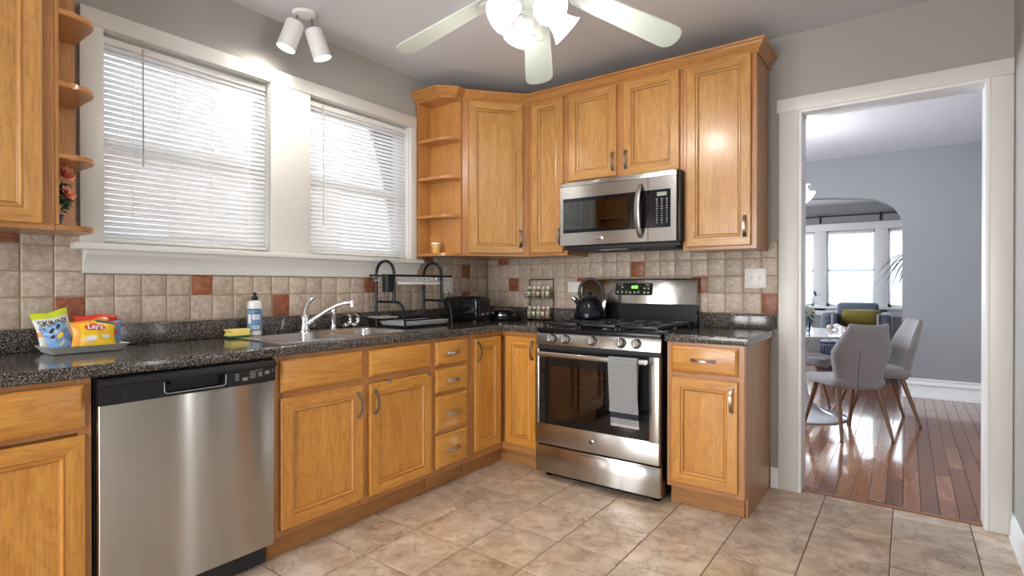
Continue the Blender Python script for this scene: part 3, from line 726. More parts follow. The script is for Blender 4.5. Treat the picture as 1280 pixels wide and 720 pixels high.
# control strip front as a grid with a pocket
P_ = lambda x, z, d: bm.verts.new((x, -d, z))
def cp(x0, x1, z0, z1, bulge=.646):
    box(bm, x0, x1, -bulge, -.60, z0, z1)
cp(.003, hx0, .781, .838); cp(hx1, w_ - .003, .781, .838); cp(hx0, hx1, .781, hz0); cp(hx0, hx1, hz1, .838)
lp = [(0, .838), (.652, .838), (.656, .846), (.652, .860), (.640, .866), (.60, .866)]
rings = [[(x, -d if d else -.60, z) for d, z in lp] for x in (.003, w_ - .003)]
loft(bm, rings, cap0=True, cap1=True)
box(bm, hx0, hx1, -.612, -.60, hz0, hz1)
cs = obj('control_strip', bm, 'black_plastic', r, angle=25)
bm = B(); pts = [(x, -.647, z) for x, z in rrect(hx0 - .002, hx1 + .002, hz0 - .002, hz1 + .010, .014)]
sel = [p for p in pts if p[2] < hz1]; sel.sort(key=lambda p: p[0])
tube(bm, sel, .0012, 5); obj('pocket_edge', bm, 'grey_label', cs); bm = B(); box(bm, hx0 + .02, hx1 - .03, -.640, -.612, .820, .834, .002); obj('handle_lip', bm, 'black_plastic', cs)
bm = B()
for z in (.825, .818, .811, .804): box(bm, .443, .457, -.6466, -.646, z - .001, z + .001)
for x, z, a, b_ in ((.482, .803, .020, .010), (.512, .813, .024, .018), (.543, .815, .016, .016), (.573, .818, .018, .010)):
    for k in range(4): box(bm, x - a / 2, x + a / 2, -.6466, -.646, z - b_ / 2 + k * b_ / 3 - .0008, z - b_ / 2 + k * b_ / 3 + .0008)
for x, z, a in ((.53, .832, .012), (.548, .833, .01), (.597, .826, .008), (.597, .818, .003), (.512, .829, .022)): box(bm, x - a / 2, x + a / 2, -.6466, -.646, z - .001, z + .001)
obj('button_marks', bm, 'grey_label', cs)
bm = B(); lathe(bm, [(.006, 0), (.007, .0006), (.0, .0008)], (.075, -.646, .808), 16, axis=(0, -1, 0)); obj('emblem', bm, 'black_matte', cs)

# ------------------------------------------------------------------ sink
sx, sy = .31, -1.72
r = thing('kitchen_sink', 'stainless double bowl sink set in the black counter below windows', 'sink', (sx, sy, .914))
def Lc(x, y): return x - sx, y - sy
bm = B()
bowls = [(.160, .532, -2.085, -1.735), (.160, .532, -1.705, -1.355)]
cellsY = [(-2.125, -1.72), (-1.72, -1.315)]
for (bx0, bx1, by0, by1), (c0, c1) in zip(bowls, cellsY):
    n = 6
    outer = rrect(.048 - sx, .566 - sx, c0 - sy, c1 - sy, .0005, n); inner = rrect(bx0 - sx, bx1 - sx, by0 - sy, by1 - sy, .05, n)
    i2 = rrect(bx0 + .004 - sx, bx1 - .004 - sx, by0 + .004 - sy, by1 - .004 - sy, .047, n); i3 = rrect(bx0 + .012 - sx, bx1 - .012 - sx, by0 + .012 - sy, by1 - .012 - sy, .045, n)
    i4 = rrect(bx0 + .03 - sx, bx1 - .03 - sx, by0 + .03 - sy, by1 - .03 - sy, .04, n)
    loft(bm, [[(a, b_, .0055) for a, b_ in outer], [(a, b_, .006) for a, b_ in inner], [(a, b_, .001) for a, b_ in i2], [(a, b_, -.13) for a, b_ in i3], [(a, b_, -.155) for a, b_ in i4]], cap1=True)
fr = [(.048 - sx, -2.125 - sy), (.566 - sx, -2.125 - sy), (.566 - sx, -1.315 - sy), (.048 - sx, -1.315 - sy)]
sweep(bm, fr, [(-.012, .0058), (-.002, .0062), (.002, .004), (.003, .0005), (-.005, .0003)], closed=True)
bmesh.ops.remove_doubles(bm, verts=bm.verts[:], dist=.0002)
obj('basin', bm, 'sink_steel', r, smooth=True, angle=40)
for (bx0, bx1, by0, by1) in bowls:
    bm = B(); lathe(bm, [(.042, 0), (.042, .003), (.030, .003), (.026, -.002), (0, -.002)], ((bx0 + bx1) / 2 - sx, (by0 + by1) / 2 - sy, -.1549), 20); obj('drain', bm, 'chrome', r)
# faucet
r = thing('faucet', 'chrome kitchen faucet with curved spout and upright lever', 'faucet', (.108, -1.727, .920))
bm = B(); lathe(bm, [(.034, 0), (.034, .006), (.026, .010), (.0235, .02), (.022, .055), (.024, .075), (.022, .088), (.014, .098), (0, .10)], n=20); obj('body', bm, 'chrome', r)
bm = B(); sp = [(.012, .01, .045), (.05, .045, .082), (.09, .08, .117), (.13, .112, .143), (.165, .138, .156), (.195, .158, .158)]
tube(bm, sp, [.0135, .012, .011, .0105, .0105, .0115], 12); lathe(bm, [(.012, .012), (.0135, 0), (.0135, -.022), (.010, -.024), (0, -.024)], (.197, .159, .156), 14); obj('spout', bm, 'chrome', r)
bm = B(); tube(bm, [(0, 0, .085), (-.004, .004, .115), (-.004, .018, .15), (.0, .040, .175), (.003, .066, .186)], [.019, .016, .013, .011, .006], 12); obj('lever', bm, 'chrome', r)
r = thing('side_sprayer', 'chrome side sprayer standing beside the faucet', 'sprayer', (.10, -1.540, .920))
bm = B(); lathe(bm, [(.024, 0), (.022, .008), (.015, .014), (.014, .03)], n=16, caps=True); obj('base', bm, 'chrome', r)
bm = B(); lathe(bm, [(.012, .03), (.015, .05), (.014, .09), (.017, .105), (.015, .118), (0, .122)], n=16); box(bm, -.02, -.012, -.006, .006, .085, .118, .003); obj('wand', bm, 'chrome', r)
for k, (yy, lb) in enumerate(((-1.440, 'nearer to the sprayer'), (-1.385, 'nearer to the dish rack'))):
    r = thing('sink_strainer', 'chrome and black sink strainer leaning on the upstand, ' + lb, 'sink strainer', (.078, yy, .966), 0, 'sink strainers')
    ax = Vector((.35, -.75, .45)).normalized()
    bm = B(); lathe(bm, [(.026, -.014), (.038, -.006), (.042, 0), (.042, .006), (.036, .007), (.034, .001), (.02, -.004), (0, -.004)], n=24, axis=-ax); obj('rim', bm, 'chrome', r)
    bm = B(); lathe(bm, [(.030, 0), (.030, .012), (.02, .02), (0, .02)], n=20, axis=ax); obj('basket', bm, 'black_plastic', r)

# ------------------------------------------------------------------ range
RX = .912
r = thing('gas_range', 'freestanding stainless gas range with five burners and oven window', 'range', (RX, 0, 0))
w_ = .784
bm = B()
box(bm, 0, .03, -.64, -.02, .04, .893); box(bm, w_ - .03, w_, -.64, -.02, .04, .893); box(bm, .03, w_ - .03, -.06, -.02, .04, .893); box(bm, .03, w_ - .03, -.64, -.02, .04, .21); box(bm, .03, w_ - .03, -.64, -.06, .80, .893)
for x in (.03, w_ - .07):
    for y in (-.6, -.1): box(bm, x, x + .04, y, y + .04, .0005, .04)
box(bm, .03, w_ - .03, -.60, -.56, .004, .04); obj('body', bm, 'black_enamel', r)
bm = B(); x0, x1, y0, y1, z0, z1 = .09, .69, -.635, -.12, .30, .70
vs = {}
box(bm, x0 - .01, x0, y0, y1, z0, z1); box(bm, x1, x1 + .01, y0, y1, z0, z1); box(bm, x0, x1, y1, y1 + .01, z0, z1); box(bm, x0, x1, y0, y1, z0 - .01, z0); box(bm, x0, x1, y0, y1, z1, z1 + .01)
mat('oven_brown', (.10, .035, .02), .35)
obj('oven_cavity', bm, 'oven_brown', r)
bm = B()
for z in (.455, .56):
    for k in range(14): y = y0 + .03 + k * .035; tube(bm, [(x0, y, z), (x1, y, z)], .002 if k else .0035, 5)
    tube(bm, [(x0 + .15, y0 + .03, z), (x0 + .15, y1, z)], .003, 5)
obj('oven_racks', bm, 'light_wire', r)
bm = B(); rings = []
for z, d in ((.040, .660), (.043, .672), (.12, .677), (.190, .676), (.198, .668), (.203, .668), (.205, .655)): rings.append([(.001, -.64, z), (.001, -d + .006, z), (.007, -d, z), (w_ - .007, -d, z), (w_ - .001, -d + .006, z), (w_ - .001, -.64, z)])
loft(bm, rings, cap0=True, cap1=True); box(bm, .30, .48, -.681, -.66, .1885, .1925, .001); obj('storage_drawer', bm, 'stainless', r, angle=50)
# oven door
dz0, dz1 = .216, .790; wx0, wx1, wz0, wz1 = .030, .726, .340, .786
bm = B()
def dbox(a, b_, c, d): box(bm, a, b_, -.682, -.642, c, d, .004)
dbox(.002, w_ - .002, dz0, wz0); dbox(.002, wx0, wz0 - .01, dz1); dbox(wx1, w_ - .002, wz0 - .01, dz1)
od = obj('oven_door', bm, 'stainless', r)
bm = B(); bw = .075
for a, b_, c, d in ((wx0, wx1, .69, wz1), (wx0, wx1, wz0, .372), (wx0, .105, .372, .69), (.655, wx1, .372, .69)): box(bm, a, b_, -.6815, -.676, c, d)
box(bm, wx0, wx1, -.676, -.645, .71, dz1)
obj('door_border', bm, 'black_gloss', od)
bm = B(); box(bm, .105, .655, -.680, -.677, .372, .69); obj('door_window', bm, 'oven_glass', od)
bm = B(); hp = [(.045 + .68 * i / 12, -.722 - .010 * math.sin(PI * i / 12), .764) for i in range(13)]
rings = []
for p in hp: rings.append([(p[0], p[1] + a, p[2] + b_) for a, b_ in rrect(-.010, .010, -.0145, .0145, .009, 4)])
loft(bm, rings, cap0=True, cap1=True); box(bm, .046, .072, -.718, -.680, .752, .776, .004); box(bm, .698, .724, -.718, -.680, .752, .776, .004); obj('handle', bm, 'stainless', od)
bm = B(); lathe(bm, [(.0175, 0), (.018, .002), (.0155, .003), (.0145, .0022), (0, .0022)], (.382, -.682, .275), 28, axis=(0, -1, 0)); em = obj('emblem', bm, 'chrome', od)
bm = B(); lathe(bm, [(.0142, 0), (0, .0001)], (.382, -.6845, .275), 28, axis=(0, -1, 0)); obj('emblem_face', bm, 'dark_print', em)
text('GE', .018, em, (.382, -.6852, .275), m='chrome')
bm = B(); box(bm, .004, w_ - .004, -.652, -.635, .790, .815); obj('vent_gap', bm, 'black_matte', r)
bm = B(); box(bm, 0.0, w_, -.668, -.63, .813, .886, .003)
for v in bm.verts:
    if v.co.y < -.64: v.co.y += (v.co.z - .813) * .22
cpn = obj('control_panel', bm, 'stainless', r)
for x in (.106, .200, .380, .558, .648):
    ax = Vector((0, -1, .22)).normalized(); c = Vector((x, -.6625, .852))
    bm = B(); lathe(bm, [(.0265, 0), (.0265, .005), (.0240, .008), (.0225, .028), (.020, .031), (0, .031)], c, 24, axis=ax)
    q = Vector((0, 0, 1)).rotation_difference(ax).to_matrix().to_4x4()
    box(bm, -.0055, .0055, -.021, .021, .026, .040, .002, M=Matrix.Translation(c) @ q); obj('knob', bm, 'knob_metal', cpn)
    bm = B(); lathe(bm, [(.0285, .0005), (.0285, .003), (.024, .004), (0, .004)], c, 24, axis=ax); obj('knob_ring', bm, 'black_plastic', cpn)
bm = B(); box(bm, 0, w_, -.664, -.02, .887, .913, .005); obj('cooktop', bm, 'black_enamel', r)
bm = B()
def grate(bm, x0, x1, y0, y1):
    zt = .948; t = .0075; h = .016
    box(bm, x0, x1, y0, y0 + 2 * t, zt - h, zt, .003); box(bm, x0, x1, y1 - 2 * t, y1, zt - h, zt, .003); box(bm, x0, x0 + 2 * t, y0, y1, zt - h, zt, .003); box(bm, x1 - 2 * t, x1, y0, y1, zt - h, zt, .003)
    xm = (x0 + x1) / 2; ym = (y0 + y1) / 2
    box(bm, x0, x1, ym - t, ym + t, zt - h, zt, .003)
    for c in ((y0 + ym) / 2, (y1 + ym) / 2):
        for a in range(4):
            dx, dy = [(1, 0), (-1, 0), (0, 1), (0, -1)][a]; L = ((x1 - x0) if dx else (ym - y0)) / 2
            xa, xb = sorted((xm + dx * L, xm + dx * .028)); ya, yb = sorted((c + dy * L, c + dy * .028))
            if dx: ya, yb = c - t * .7, c + t * .7
            else: xa, xb = xm - t * .7, xm + t * .7
            box(bm, xa, xb, ya, yb, zt - h * .8, zt + .001, .002)
    for a in (x0, x1 - 2 * t):
        for b_ in (y0, ym - t, y1 - 2 * t): box(bm, a, a + 2 * t, b_, b_ + 2 * t, .913, zt - h)
        for k in range(9):
            yy = y0 + .03 + (y1 - y0 - .06) * k / 8; box(bm, a, a + 2 * t, yy - .006, yy + .006, zt - h, zt + .0015, .002)
for a, b_ in ((.022, .262), (.268, .516), (.522, .762)):
    bm = B(); grate(bm, a, b_, -.625, -.095); obj('grate', bm, 'cast_iron', r)
for x, y, q in ((.142, -.50, 1), (.142, -.22, .8), (.392, -.36, 1.15), (.642, -.50, 1.1), (.642, -.22, .75)):
    bm = B(); lathe(bm, [(.055 * q, 0), (.05 * q, .006), (.036 * q, .008), (.036 * q, .014)], (x, y, .913), 24); lathe(bm, [(.034 * q, .014), (.036 * q, .017), (.034 * q, .022), (0, .023)], (x, y, .913), 24); obj('burner', bm, 'cast_iron', r)
bm = B(); loft(bm, [[(-.004, -.085, .913), (w_ + .004, -.085, .913), (w_ + .004, -.028, .913), (-.004, -.028, .913)], [(-.004, -.080, 1.05), (w_ + .004, -.080, 1.05), (w_ + .004, -.028, 1.05), (-.004, -.028, 1.05)]], cap0=True, cap1=True)
obj('backguard_base', bm, 'black_enamel', r)
bm = B(); rings = []
for z, d in ((1.050, .078), (1.053, .088), (1.10, .086), (1.205, .068), (1.214, .062), (1.216, .05)): rings.append([(-.006, -.028, z), (-.006, -d + .005, z), (-.001, -d, z), (w_ + .001, -d, z), (w_ + .006, -d + .005, z), (w_ + .006, -.028, z)])
loft(bm, rings, cap0=True, cap1=True); bgd = obj('backguard', bm, 'stainless', r, angle=50)
def bgy(z): return -.086 + (z - 1.10) * .171
bm = B(); loft(bm, [[(x, bgy(z) - .0005, z) for x, z in rrect(.250, .510, 1.107, 1.186, .008)], [(x, bgy(z) - .0025, z) for x, z in rrect(.2515, .5085, 1.1085, 1.1845, .007)]], cap1=True); dsp = obj('display_panel', bm, 'clock_screen', bgd)
bm = B(); loft(bm, [[(x, bgy(z) - .0026, z) for x, z in rrect(.345, .425, 1.145, 1.175, .003)], [(x, bgy(z) - .0030, z) for x, z in rrect(.3455, .4245, 1.1455, 1.1745, .003)]], cap1=True); obj('clock_window', bm, 'black_gloss', dsp)
text('8:52', .026, dsp, (.388, bgy(1.160) - .0036, 1.160), (R(90 - 9.7), 0, 0), 'clock_green', 'clock_digits', bold=.0006)
bm = B()
for x, z in [(.300, 1.158), (.268, 1.125), (.300, 1.125), (.330, 1.125), (.358, 1.122), (.388, 1.122), (.414, 1.125), (.456, 1.150), (.482, 1.150), (.456, 1.122), (.482, 1.122)]:
    yy = bgy(z) - .0030; box(bm, x - .006, x + .006, yy, yy + .001, z - .0035, z + .0035); box(bm, x - .008, x + .008, yy, yy + .001, z + .008, z + .0095)
for x in (.285, .475): box(bm, x - .016, x + .016, bgy(1.178) - .003, bgy(1.178) - .002, 1.1765, 1.179)
obj('button_marks', bm, 'grey_label', dsp)
text('OVEN', .007, dsp, (.475, bgy(1.170) - .003, 1.169), (R(80), 0, 0), 'grey_label')

# ------------------------------------------------------------------ over-the-range microwave
MZ = 1.425
r = thing('microwave', 'stainless over-the-range microwave with curved vertical handle', 'microwave', (.930, 0, MZ))
w_ = .760; h_ = .408
bm = B(); box(bm, .002, w_ + .012, -.375, -.01, 0, h_, .002); obj('housing', bm, 'black_plastic', r)
bm = B(); box(bm, .0, w_, -.36, -.02, -.024, 0, .002); box(bm, .03, w_ - .03, -.34, -.05, -.030, -.022, .002); obj('underside_vent', bm, 'black_matte', r)
bm = B(); box(bm, .25, .43, -.355, -.30, -.0305, -.0295); tag(obj('task_light', bm, 'white_plastic', r), 'pale lens of the cooktop lamp')
xs = .592
bm = B(); bz = [(.0, .0)]
wx0, wx1, wz0, wz1 = .022, .568, .080, .300
for a, b_, c, d in ((.0, xs, .002, wz0), (.0, xs, wz1, .375), (.0, wx0, wz0, wz1), (wx1 + .024, xs, wz0, wz1)):
    if b_ > a: box(bm, a, b_, -.412, -.375, c, d)
bmesh.ops.remove_doubles(bm, verts=bm.verts[:], dist=.0001)
md = obj('door', bm, 'stainless', r)
bm = B()
for a, b_, c, d in ((wx0, xs, wz0, wz0 + .022), (wx0, xs, wz1 - .022, wz1), (.472, xs, wz0 + .022, wz1 - .022)): box(bm, a, b_, -.4125, -.39, c, d)
obj('window_border', bm, 'black_gloss', md)
bm = B(); box(bm, wx0, .472, -.412, -.409, wz0 + .022, wz1 - .022); obj('window', bm, 'microwave_glass', md)
bm = B(); box(bm, wx0, .472, -.392, -.388, wz0 + .02, wz1 - .02)
mat('cavity_grey', (.10, .10, .105), .35); obj('inner_screen', bm, 'cavity_grey', md)
bm = B(); rings = []
for i in range(15):
    t_ = -1 + 2 * i / 14; z = .185 + t_ * .158; y = -.416 - .052 * (1 - t_ * t_) ** .8; rings.append([(.548 + a, y + b_, z) for a, b_ in rrect(-.0165 * (1 - .3 * t_ ** 4), .0165 * (1 - .3 * t_ ** 4), -.006, .006, .005, 3)])
loft(bm, rings, cap0=True, cap1=True); obj('handle', bm, 'stainless', md)
bm = B(); box(bm, .245, .305, -.4145, -.411, .030, .050, .0015); box(bm, .252, .298, -.4155, -.414, .037, .044, .0005); obj('badge', bm, 'stainless', md)
bm = B(); box(bm, xs + .003, w_, -.412, -.375, .002, wz0); box(bm, xs + .003, w_, -.412, -.375, wz1, .375); box(bm, .728, w_, -.412, -.375, wz0, wz1); cpm = obj('control_column', bm, 'stainless', r)
bm = B(); box(bm, xs + .003, .728, -.4125, -.39, wz0, wz1); kp = obj('keypad', bm, 'black_gloss', cpm)
bm = B(); box(bm, .648, .705, -.4135, -.412, .262, .284); obj('lcd', bm, 'lcd_grey', kp)
bm = B()
for cx in (.647, .677, .706):
    for k in range(11):
        z = .245 - k * .0138; a = .0055 if k in (0, 3, 4) else .003; box(bm, cx - a, cx + a, -.413, -.4125, z - .0018, z + .0018)
        if k in (1, 2, 9): box(bm, cx - .004, cx + .004, -.413, -.4125, z + .004, z + .0055)
obj('key_marks', bm, 'grey_label', kp)
bm = B(); box(bm, 0, w_, -.408, -.37, .377, .406, .003)
for k in range(3): box(bm, .01, w_ - .04, -.4095, -.40, .382 + k * .008, .385 + k * .008)
obj('top_grille', bm, 'stainless', r)

# ------------------------------------------------------------------ wall cabinets
UZ = 1.372; UT = 2.44
def upper(label, loc, rz, w_, h_, doors, stiles, rails, name='wall_cabinet', depth=.305, body=True):
    r = thing(name, label, 'cabinet', loc, rz)
    if body:
        bm = B(); box(bm, .001, w_ - .001, -depth + .018, -.010, 0, h_); obj('carcass', bm, 'maple_frame_z', r)
    face_frame(r, 0, w_, 0, h_, -depth, stiles, rails)
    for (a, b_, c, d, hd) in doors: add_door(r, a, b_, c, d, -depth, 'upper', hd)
    return r
hz = UT - UZ
upper('narrow tall maple wall cabinet between corner cabinet and microwave', (.610, 0, UZ), 0, .313, hz, [(.035, .286, .020, hz - .014, (.272, .128, .115))], [(0, .045), (.275, .313)], [(.045, .275, 0, .035), (.045, .275, hz - .045, hz)])
upper('short double-door maple wall cabinet above the microwave', (.9235, 0, 1.835), 0, .770, UT - 1.835, [(.018, .358, .020, UT - 1.835 - .014, (.338, .110, .115)), (.404, .752, .012, UT - 1.835 - .014, (.424, .110, .115))], [(0, .04), (.345, .418), (.735, .770)], [(.04, .345, 0, .035), (.04, .345, UT - 1.88, UT - 1.835), (.418, .735, 0, .035), (.418, .735, UT - 1.88, UT - 1.835)])
upper('tall single-door maple wall cabinet nearest the doorway', (1.694, 0, UZ), 0, .398, hz, [(.024, .371, .018, hz - .014, (.342, .120, .115))], [(0, .04), (.358, .398)], [(.04, .358, 0, .035), (.04, .358, hz - .045, hz)])
r = upper('maple wall cabinet at the far left, cut off by the picture edge', (0, -3.60, UZ - .005), RZ, .752, hz, [(.02, .365, .018, hz - .014, None), (.375, .716, .018, hz - .014, None)], [(0, .04), (.35, .39), (.71, .752)], [(.04, .35, 0, .035), (.04, .35, hz - .045, hz), (.39, .71, 0, .035), (.39, .71, hz - .045, hz)])
# diagonal corner cabinet
dA = Vector((.305, -.66)); dB = Vector((.61, -.305)); dl = (dB - dA).length; ang = math.atan2(dB.y - dA.y, dB.x - dA.x)
r = thing('corner_wall_cabinet', 'tall diagonal maple wall cabinet in the corner beside the open shelves', 'cabinet', (dA.x, dA.y, UZ), ang)
Mi = Matrix.Rotation(-ang, 4, 'Z') @ Matrix.Translation((-dA.x, -dA.y, 0))
bm = B(); prism(bm, [(.010, -.6595), (.276, -.6595), (.6085, -.276), (.6085, -.010), (.010, -.010)], 0, hz); bmesh.ops.transform(bm, matrix=Mi, verts=bm.verts[:]); obj('carcass', bm, 'maple_frame_z', r)
face_frame(r, 0, dl, 0, hz, 0, [(0, .055), (dl - .055, dl)], [(.055, dl - .055, 0, .035), (.055, dl - .055, hz - .045, hz)])
add_door(r, .042, dl - .045, .020, hz - .016, 0, 'upper', (dl - .066, .120, .115))
# open end shelves
def end_shelf(label, y_in, y_out, flip):
    """y_in: side against the neighbouring cabinet, y_out: free end"""
    s = 1 if y_out > y_in else -1; D = abs(y_out - y_in)
    r = thing('open_end_shelf', label, 'shelf unit', (0, y_in, UZ - .003), 0)
    zz = hz + .003
    outline = [(.010, 0), (.303, 0), (.303, .035)] + [(.303 - .085 + .085 * math.cos(R(a)), .035 + (D - .035) * math.sin(R(a))) for a in (20, 40, 60, 78)] + [(.205, D - .0005), (.010, D - .0005)]
    outline = [(a, s * b_) for a, b_ in outline]
    bm = B(); box(bm, .010, .022, *sorted((s * .001, s * (D - .004))), .021, zz - .02); obj('back_panel', bm, 'maple_shelf_v', r)
    bm = B(); box(bm, .010, .3035, *sorted((s * .0005, s * .012)), .021, zz - .02); obj('side_panel', bm, 'maple_shelf_v', r)
    for k, z in enumerate((0, .258, .516, .774)):
        bm = B(); prism(bm, outline if s > 0 else outline[::-1], z, z + .020)
        es = [e for e in bm.edges if abs(e.verts[0].co.z - e.verts[1].co.z) < 1e-6]
        bmesh.ops.bevel(bm, geom=es, offset=.003, segments=2, affect='EDGES'); obj('shelf', bm, 'maple_shelf', r)
    bm = B(); prism(bm, outline if s > 0 else outline[::-1], zz - .020, zz); obj('top_board', bm, 'maple_shelf', r)
    return r
wood('maple_shelf_v', (.40, .17, .042), (.48, .22, .060), (.55, .28, .085), 'z', .2)
end_shelf('open maple corner shelves right of the windows, holding a small cup', -.661, -.801, False)
end_shelf('open maple end shelves at the far left, holding a flower pot', -2.847, -2.708, True)
CR = [(0, 2.425), (.005, 2.425), (.009, 2.432), (.009, 2.440), (.014, 2.443), (.020, 2.452), (.034, 2.466), (.037, 2.474), (.045, 2.476), (.047, 2.489), (0, 2.489)]
bm = B(); sweep(bm, [(.003, -.801), (.225, -.801), (.304, -.725), (.304, -.662), (.611, -.306), (2.0925, -.306), (2.0925, -.003)], CR)
for v in bm.verts: v.co.z -= 2.425
o = obj('crown_moulding', bm, 'crown_wood', angle=25); o.location.z = 2.425
tag(o, 'maple crown moulding along the top of the corner wall cabinets', 'crown moulding')
bm = B(); sweep(bm, [(.306, -3.6), (.306, -2.79), (.225, -2.707), (.003, -2.707)], CR)
for v in bm.verts: v.co.z -= 2.425
o = obj('crown_moulding', bm, 'crown_wood', angle=25); o.location.z = 2.425
tag(o, 'maple crown moulding on top of the left wall cabinet', 'crown moulding')

# ------------------------------------------------------------------ wall plates
def plate(label, cat, loc, rz, w_, h_, kind):
    r = thing('wall_outlet' if kind != 'switch' else 'light_switch', label, cat, loc, rz)
    bm = B(); box(bm, -w_ / 2, w_ / 2, -.006, 0, -h_ / 2, h_ / 2, .0025); obj('cover_plate', bm, 'white_plastic', r)
    if kind == 'switch':
        for cx in (-.023, .023):
            bm = B(); box(bm, cx - .005, cx + .005, -.0065, -.005, -.012, .012, .0004); box(bm, cx - .0035, cx + .0035, -.020, -.006, -.002, .008, .0015); obj('toggle', bm, 'white_plastic', r); bm = B(); box(bm, cx - .0062, cx + .0062, -.0064, -.0060, -.0135, .0135); obj('toggle_slot', bm, 'grey_label', r)
    else:
        for cx, cz in (((-.02, 0), (.02, 0)) if kind == 'h' else ((.025, .02), (.025, -.02))):
            bm = B()
            lathe(bm, [(.0165, 0), (.0165, .002), (.0155, .0025), (0, .0025)], (cx, -.006, cz), 20, axis=(0, -1, 0)); f = obj('socket', bm, 'white_plastic', r)
            bm = B()
            if kind == 'h':
                for dz in (-.006, .006): box(bm, cx - .004, cx + .004, -.009, -.0084, cz + dz - .001, cz + dz + .001)
                box(bm, cx - .010, cx - .007, -.009, -.0084, cz - .002, cz + .002)
            else:
                for dx in (-.006, .006): box(bm, cx + dx - .001, cx + dx + .001, -.009, -.0084, cz - .003, cz + .006)
                box(bm, cx - .002, cx + .002, -.009, -.0084, cz - .010, cz - .007)
            obj('slots', bm, 'dark_print', f)
    return r
plate('white horizontal outlet plate on the tiles behind the kettle', 'outlet', (.815, -.0085, 1.158), 0, .115, .075, 'h')
plate('white double light switch plate on the tiles right of the range', 'switch', (2.024, -.0085, 1.213), 0, .117, .115, 'switch')
plate('white outlet plate on the tiles above the toaster', 'outlet', (.0085, -.487, 1.172), RZ, .112, .115, 'v')

# ------------------------------------------------------------------ things on the counter
# grey tray
r = thing('serving_tray', 'grey flared rectangular tray holding snack bags on the counter', 'tray', (.168, -2.728, .9155))
bm = B(); rr = lambda sx_, sy_, z, q=.012: [(a, b_, z) for a, b_ in rrect(-sx_, sx_, -sy_, sy_, q, 4)]
loft(bm, [rr(.060, .106, 0), rr(.064, .110, .002), rr(.084, .130, .027), rr(.086, .132, .028), rr(.083, .128, .0275), rr(.062, .108, .005), rr(.055, .10, .004)], cap0=True, cap1=True)
obj('dish', bm, 'tray_grey', r, angle=50)
def bag(label, loc, rot, w_, h_, t, color, mats, crease=1., name='snack_bag'):
    r = thing(name, label, 'snack bag', loc, 0, 'snack bags on the tray'); r.rotation_euler = rot
    ph = random.random() * 9
    def yb(x, z):
        u = max(-1, min(1, 2 * x / w_)); v = max(0, min(1, z / h_)); e = max(0, 1 - abs(u) ** 2.6) * (max(0, 4 * v * (1 - v))) ** .55
        return t * .5 * e * (1 + .10 * math.sin(9 * u + ph + 5 * v) + .08 * math.sin(13 * v + ph)) + .0008
    bm = B(); NX, NZ = 18, 22
    ex = lambda u, v: (u - .5) * w_ * (1 - .10 * crease * math.sin(PI * v)) 
    G = {}
    for s in (1, -1):
        for i in range(NX + 1):
            for j in range(NZ + 1):
                u, v = i / NX, j / NZ; x = (u - .5) * w_; z = v * h_; G[s, i, j] = bm.verts.new((ex(u, v), -s * yb(x, z), z + .004 * math.sin(7 * u + ph) * v))
    for s in (1, -1):
        for i in range(NX):
            for j in range(NZ):
                q = [G[s, i, j], G[s, i + 1, j], G[s, i + 1, j + 1], G[s, i, j + 1]]
                f = bm.faces.new(q if s > 0 else q[::-1]); f.material_index = color((i + .5) / NX, (j + .5) / NZ) if s > 0 or True else 0
    for i in range(NX):
        for j in (0, NZ): bm.faces.new((G[1, i, j], G[-1, i, j], G[-1, i + 1, j], G[1, i + 1, j]))
    for j in range(NZ):
        for i in (0, NX): bm.faces.new((G[1, i, j], G[1, i, j + 1], G[-1, i, j + 1], G[-1, i, j]))
    body = obj('pouch', bm, mats, r, angle=60)
    warp = lambda co: Vector((co.x, -yb(co.x, co.z) - .0012 + co.y, co.z + .004 * math.sin(7 * (co.x / w_ + .5) + ph) * co.z / h_))
    return r, body, warp
def blob(par, warp, cx, cz, a, b_, m, name='printed_shape', rot=0):
    bm = B(); rings = []
    for q in (1, .66, .33): rings.append([(cx + q * (a * math.cos(t) * math.cos(rot) - b_ * math.sin(t) * math.sin(rot)), 0, cz + q * (a * math.cos(t) * math.sin(rot) + b_ * math.sin(t) * math.cos(rot))) for t in [2 * PI * k / 20 for k in range(20)]])
    loft(bm, rings, cap1=True)
    for v in bm.verts: v.co = warp(v.co)
    return obj(name, bm, m, par)
zt = .9215
r, b_, wp = bag('white snack bag with lime green top at the back left of the tray', (.120, -2.788, zt + .010), (R(-12), R(-10), R(97)), .120, .145, .038, lambda u, v: 1 if v > .80 else (2 if v < .5 and u < .3 + .0 * v and v > .36 else 0), ['bag_white', 'bag_lime', 'bag_orange'])
text('SKINNY', .034, b_, (.0, 0, .098), m='dark_print', warp=wp, sx=.78)
r, b_, wp = bag('blue patterned snack bag at the front left of the tray', (.192, -2.794, zt + .012), (R(-14), R(-18), R(96)), .085, .098, .030, lambda u, v: 0, ['bag_blue'])
for a in ((.004, .05, .014, .007, 'bag_yellow'), (-.012, .078, .011, .006, 'dark_print'), (.012, .082, .010, .006, 'dark_print'), (.0, .022, .012, .005, 'bag_white'), (-.018, .055, .008, .006, 'dark_print')): blob(b_, wp, *a[:4], a[4], rot=.6)
r, b_, wp = bag('blue snack bag with a red patch at the right of the tray', (.150, -2.640, zt), (R(-8), R(2), R(86)), .092, .108, .036, lambda u, v: 1 if v > .93 and u < .5 else 0, ['label_blue', 'leaf_teal'])
for a in ((-.012, .062, .018, .017, 'bag_white'), (-.010, .056, .012, .010, 'dark_print'), (.018, .060, .010, .012, 'red_print'), (-.008, .030, .020, .008, 'bag_white'), (.016, .016, .012, .007, 'bag_orange'), (.026, .095, .008, .005, 'red_print')): blob(b_, wp, *a[:4], a[4])
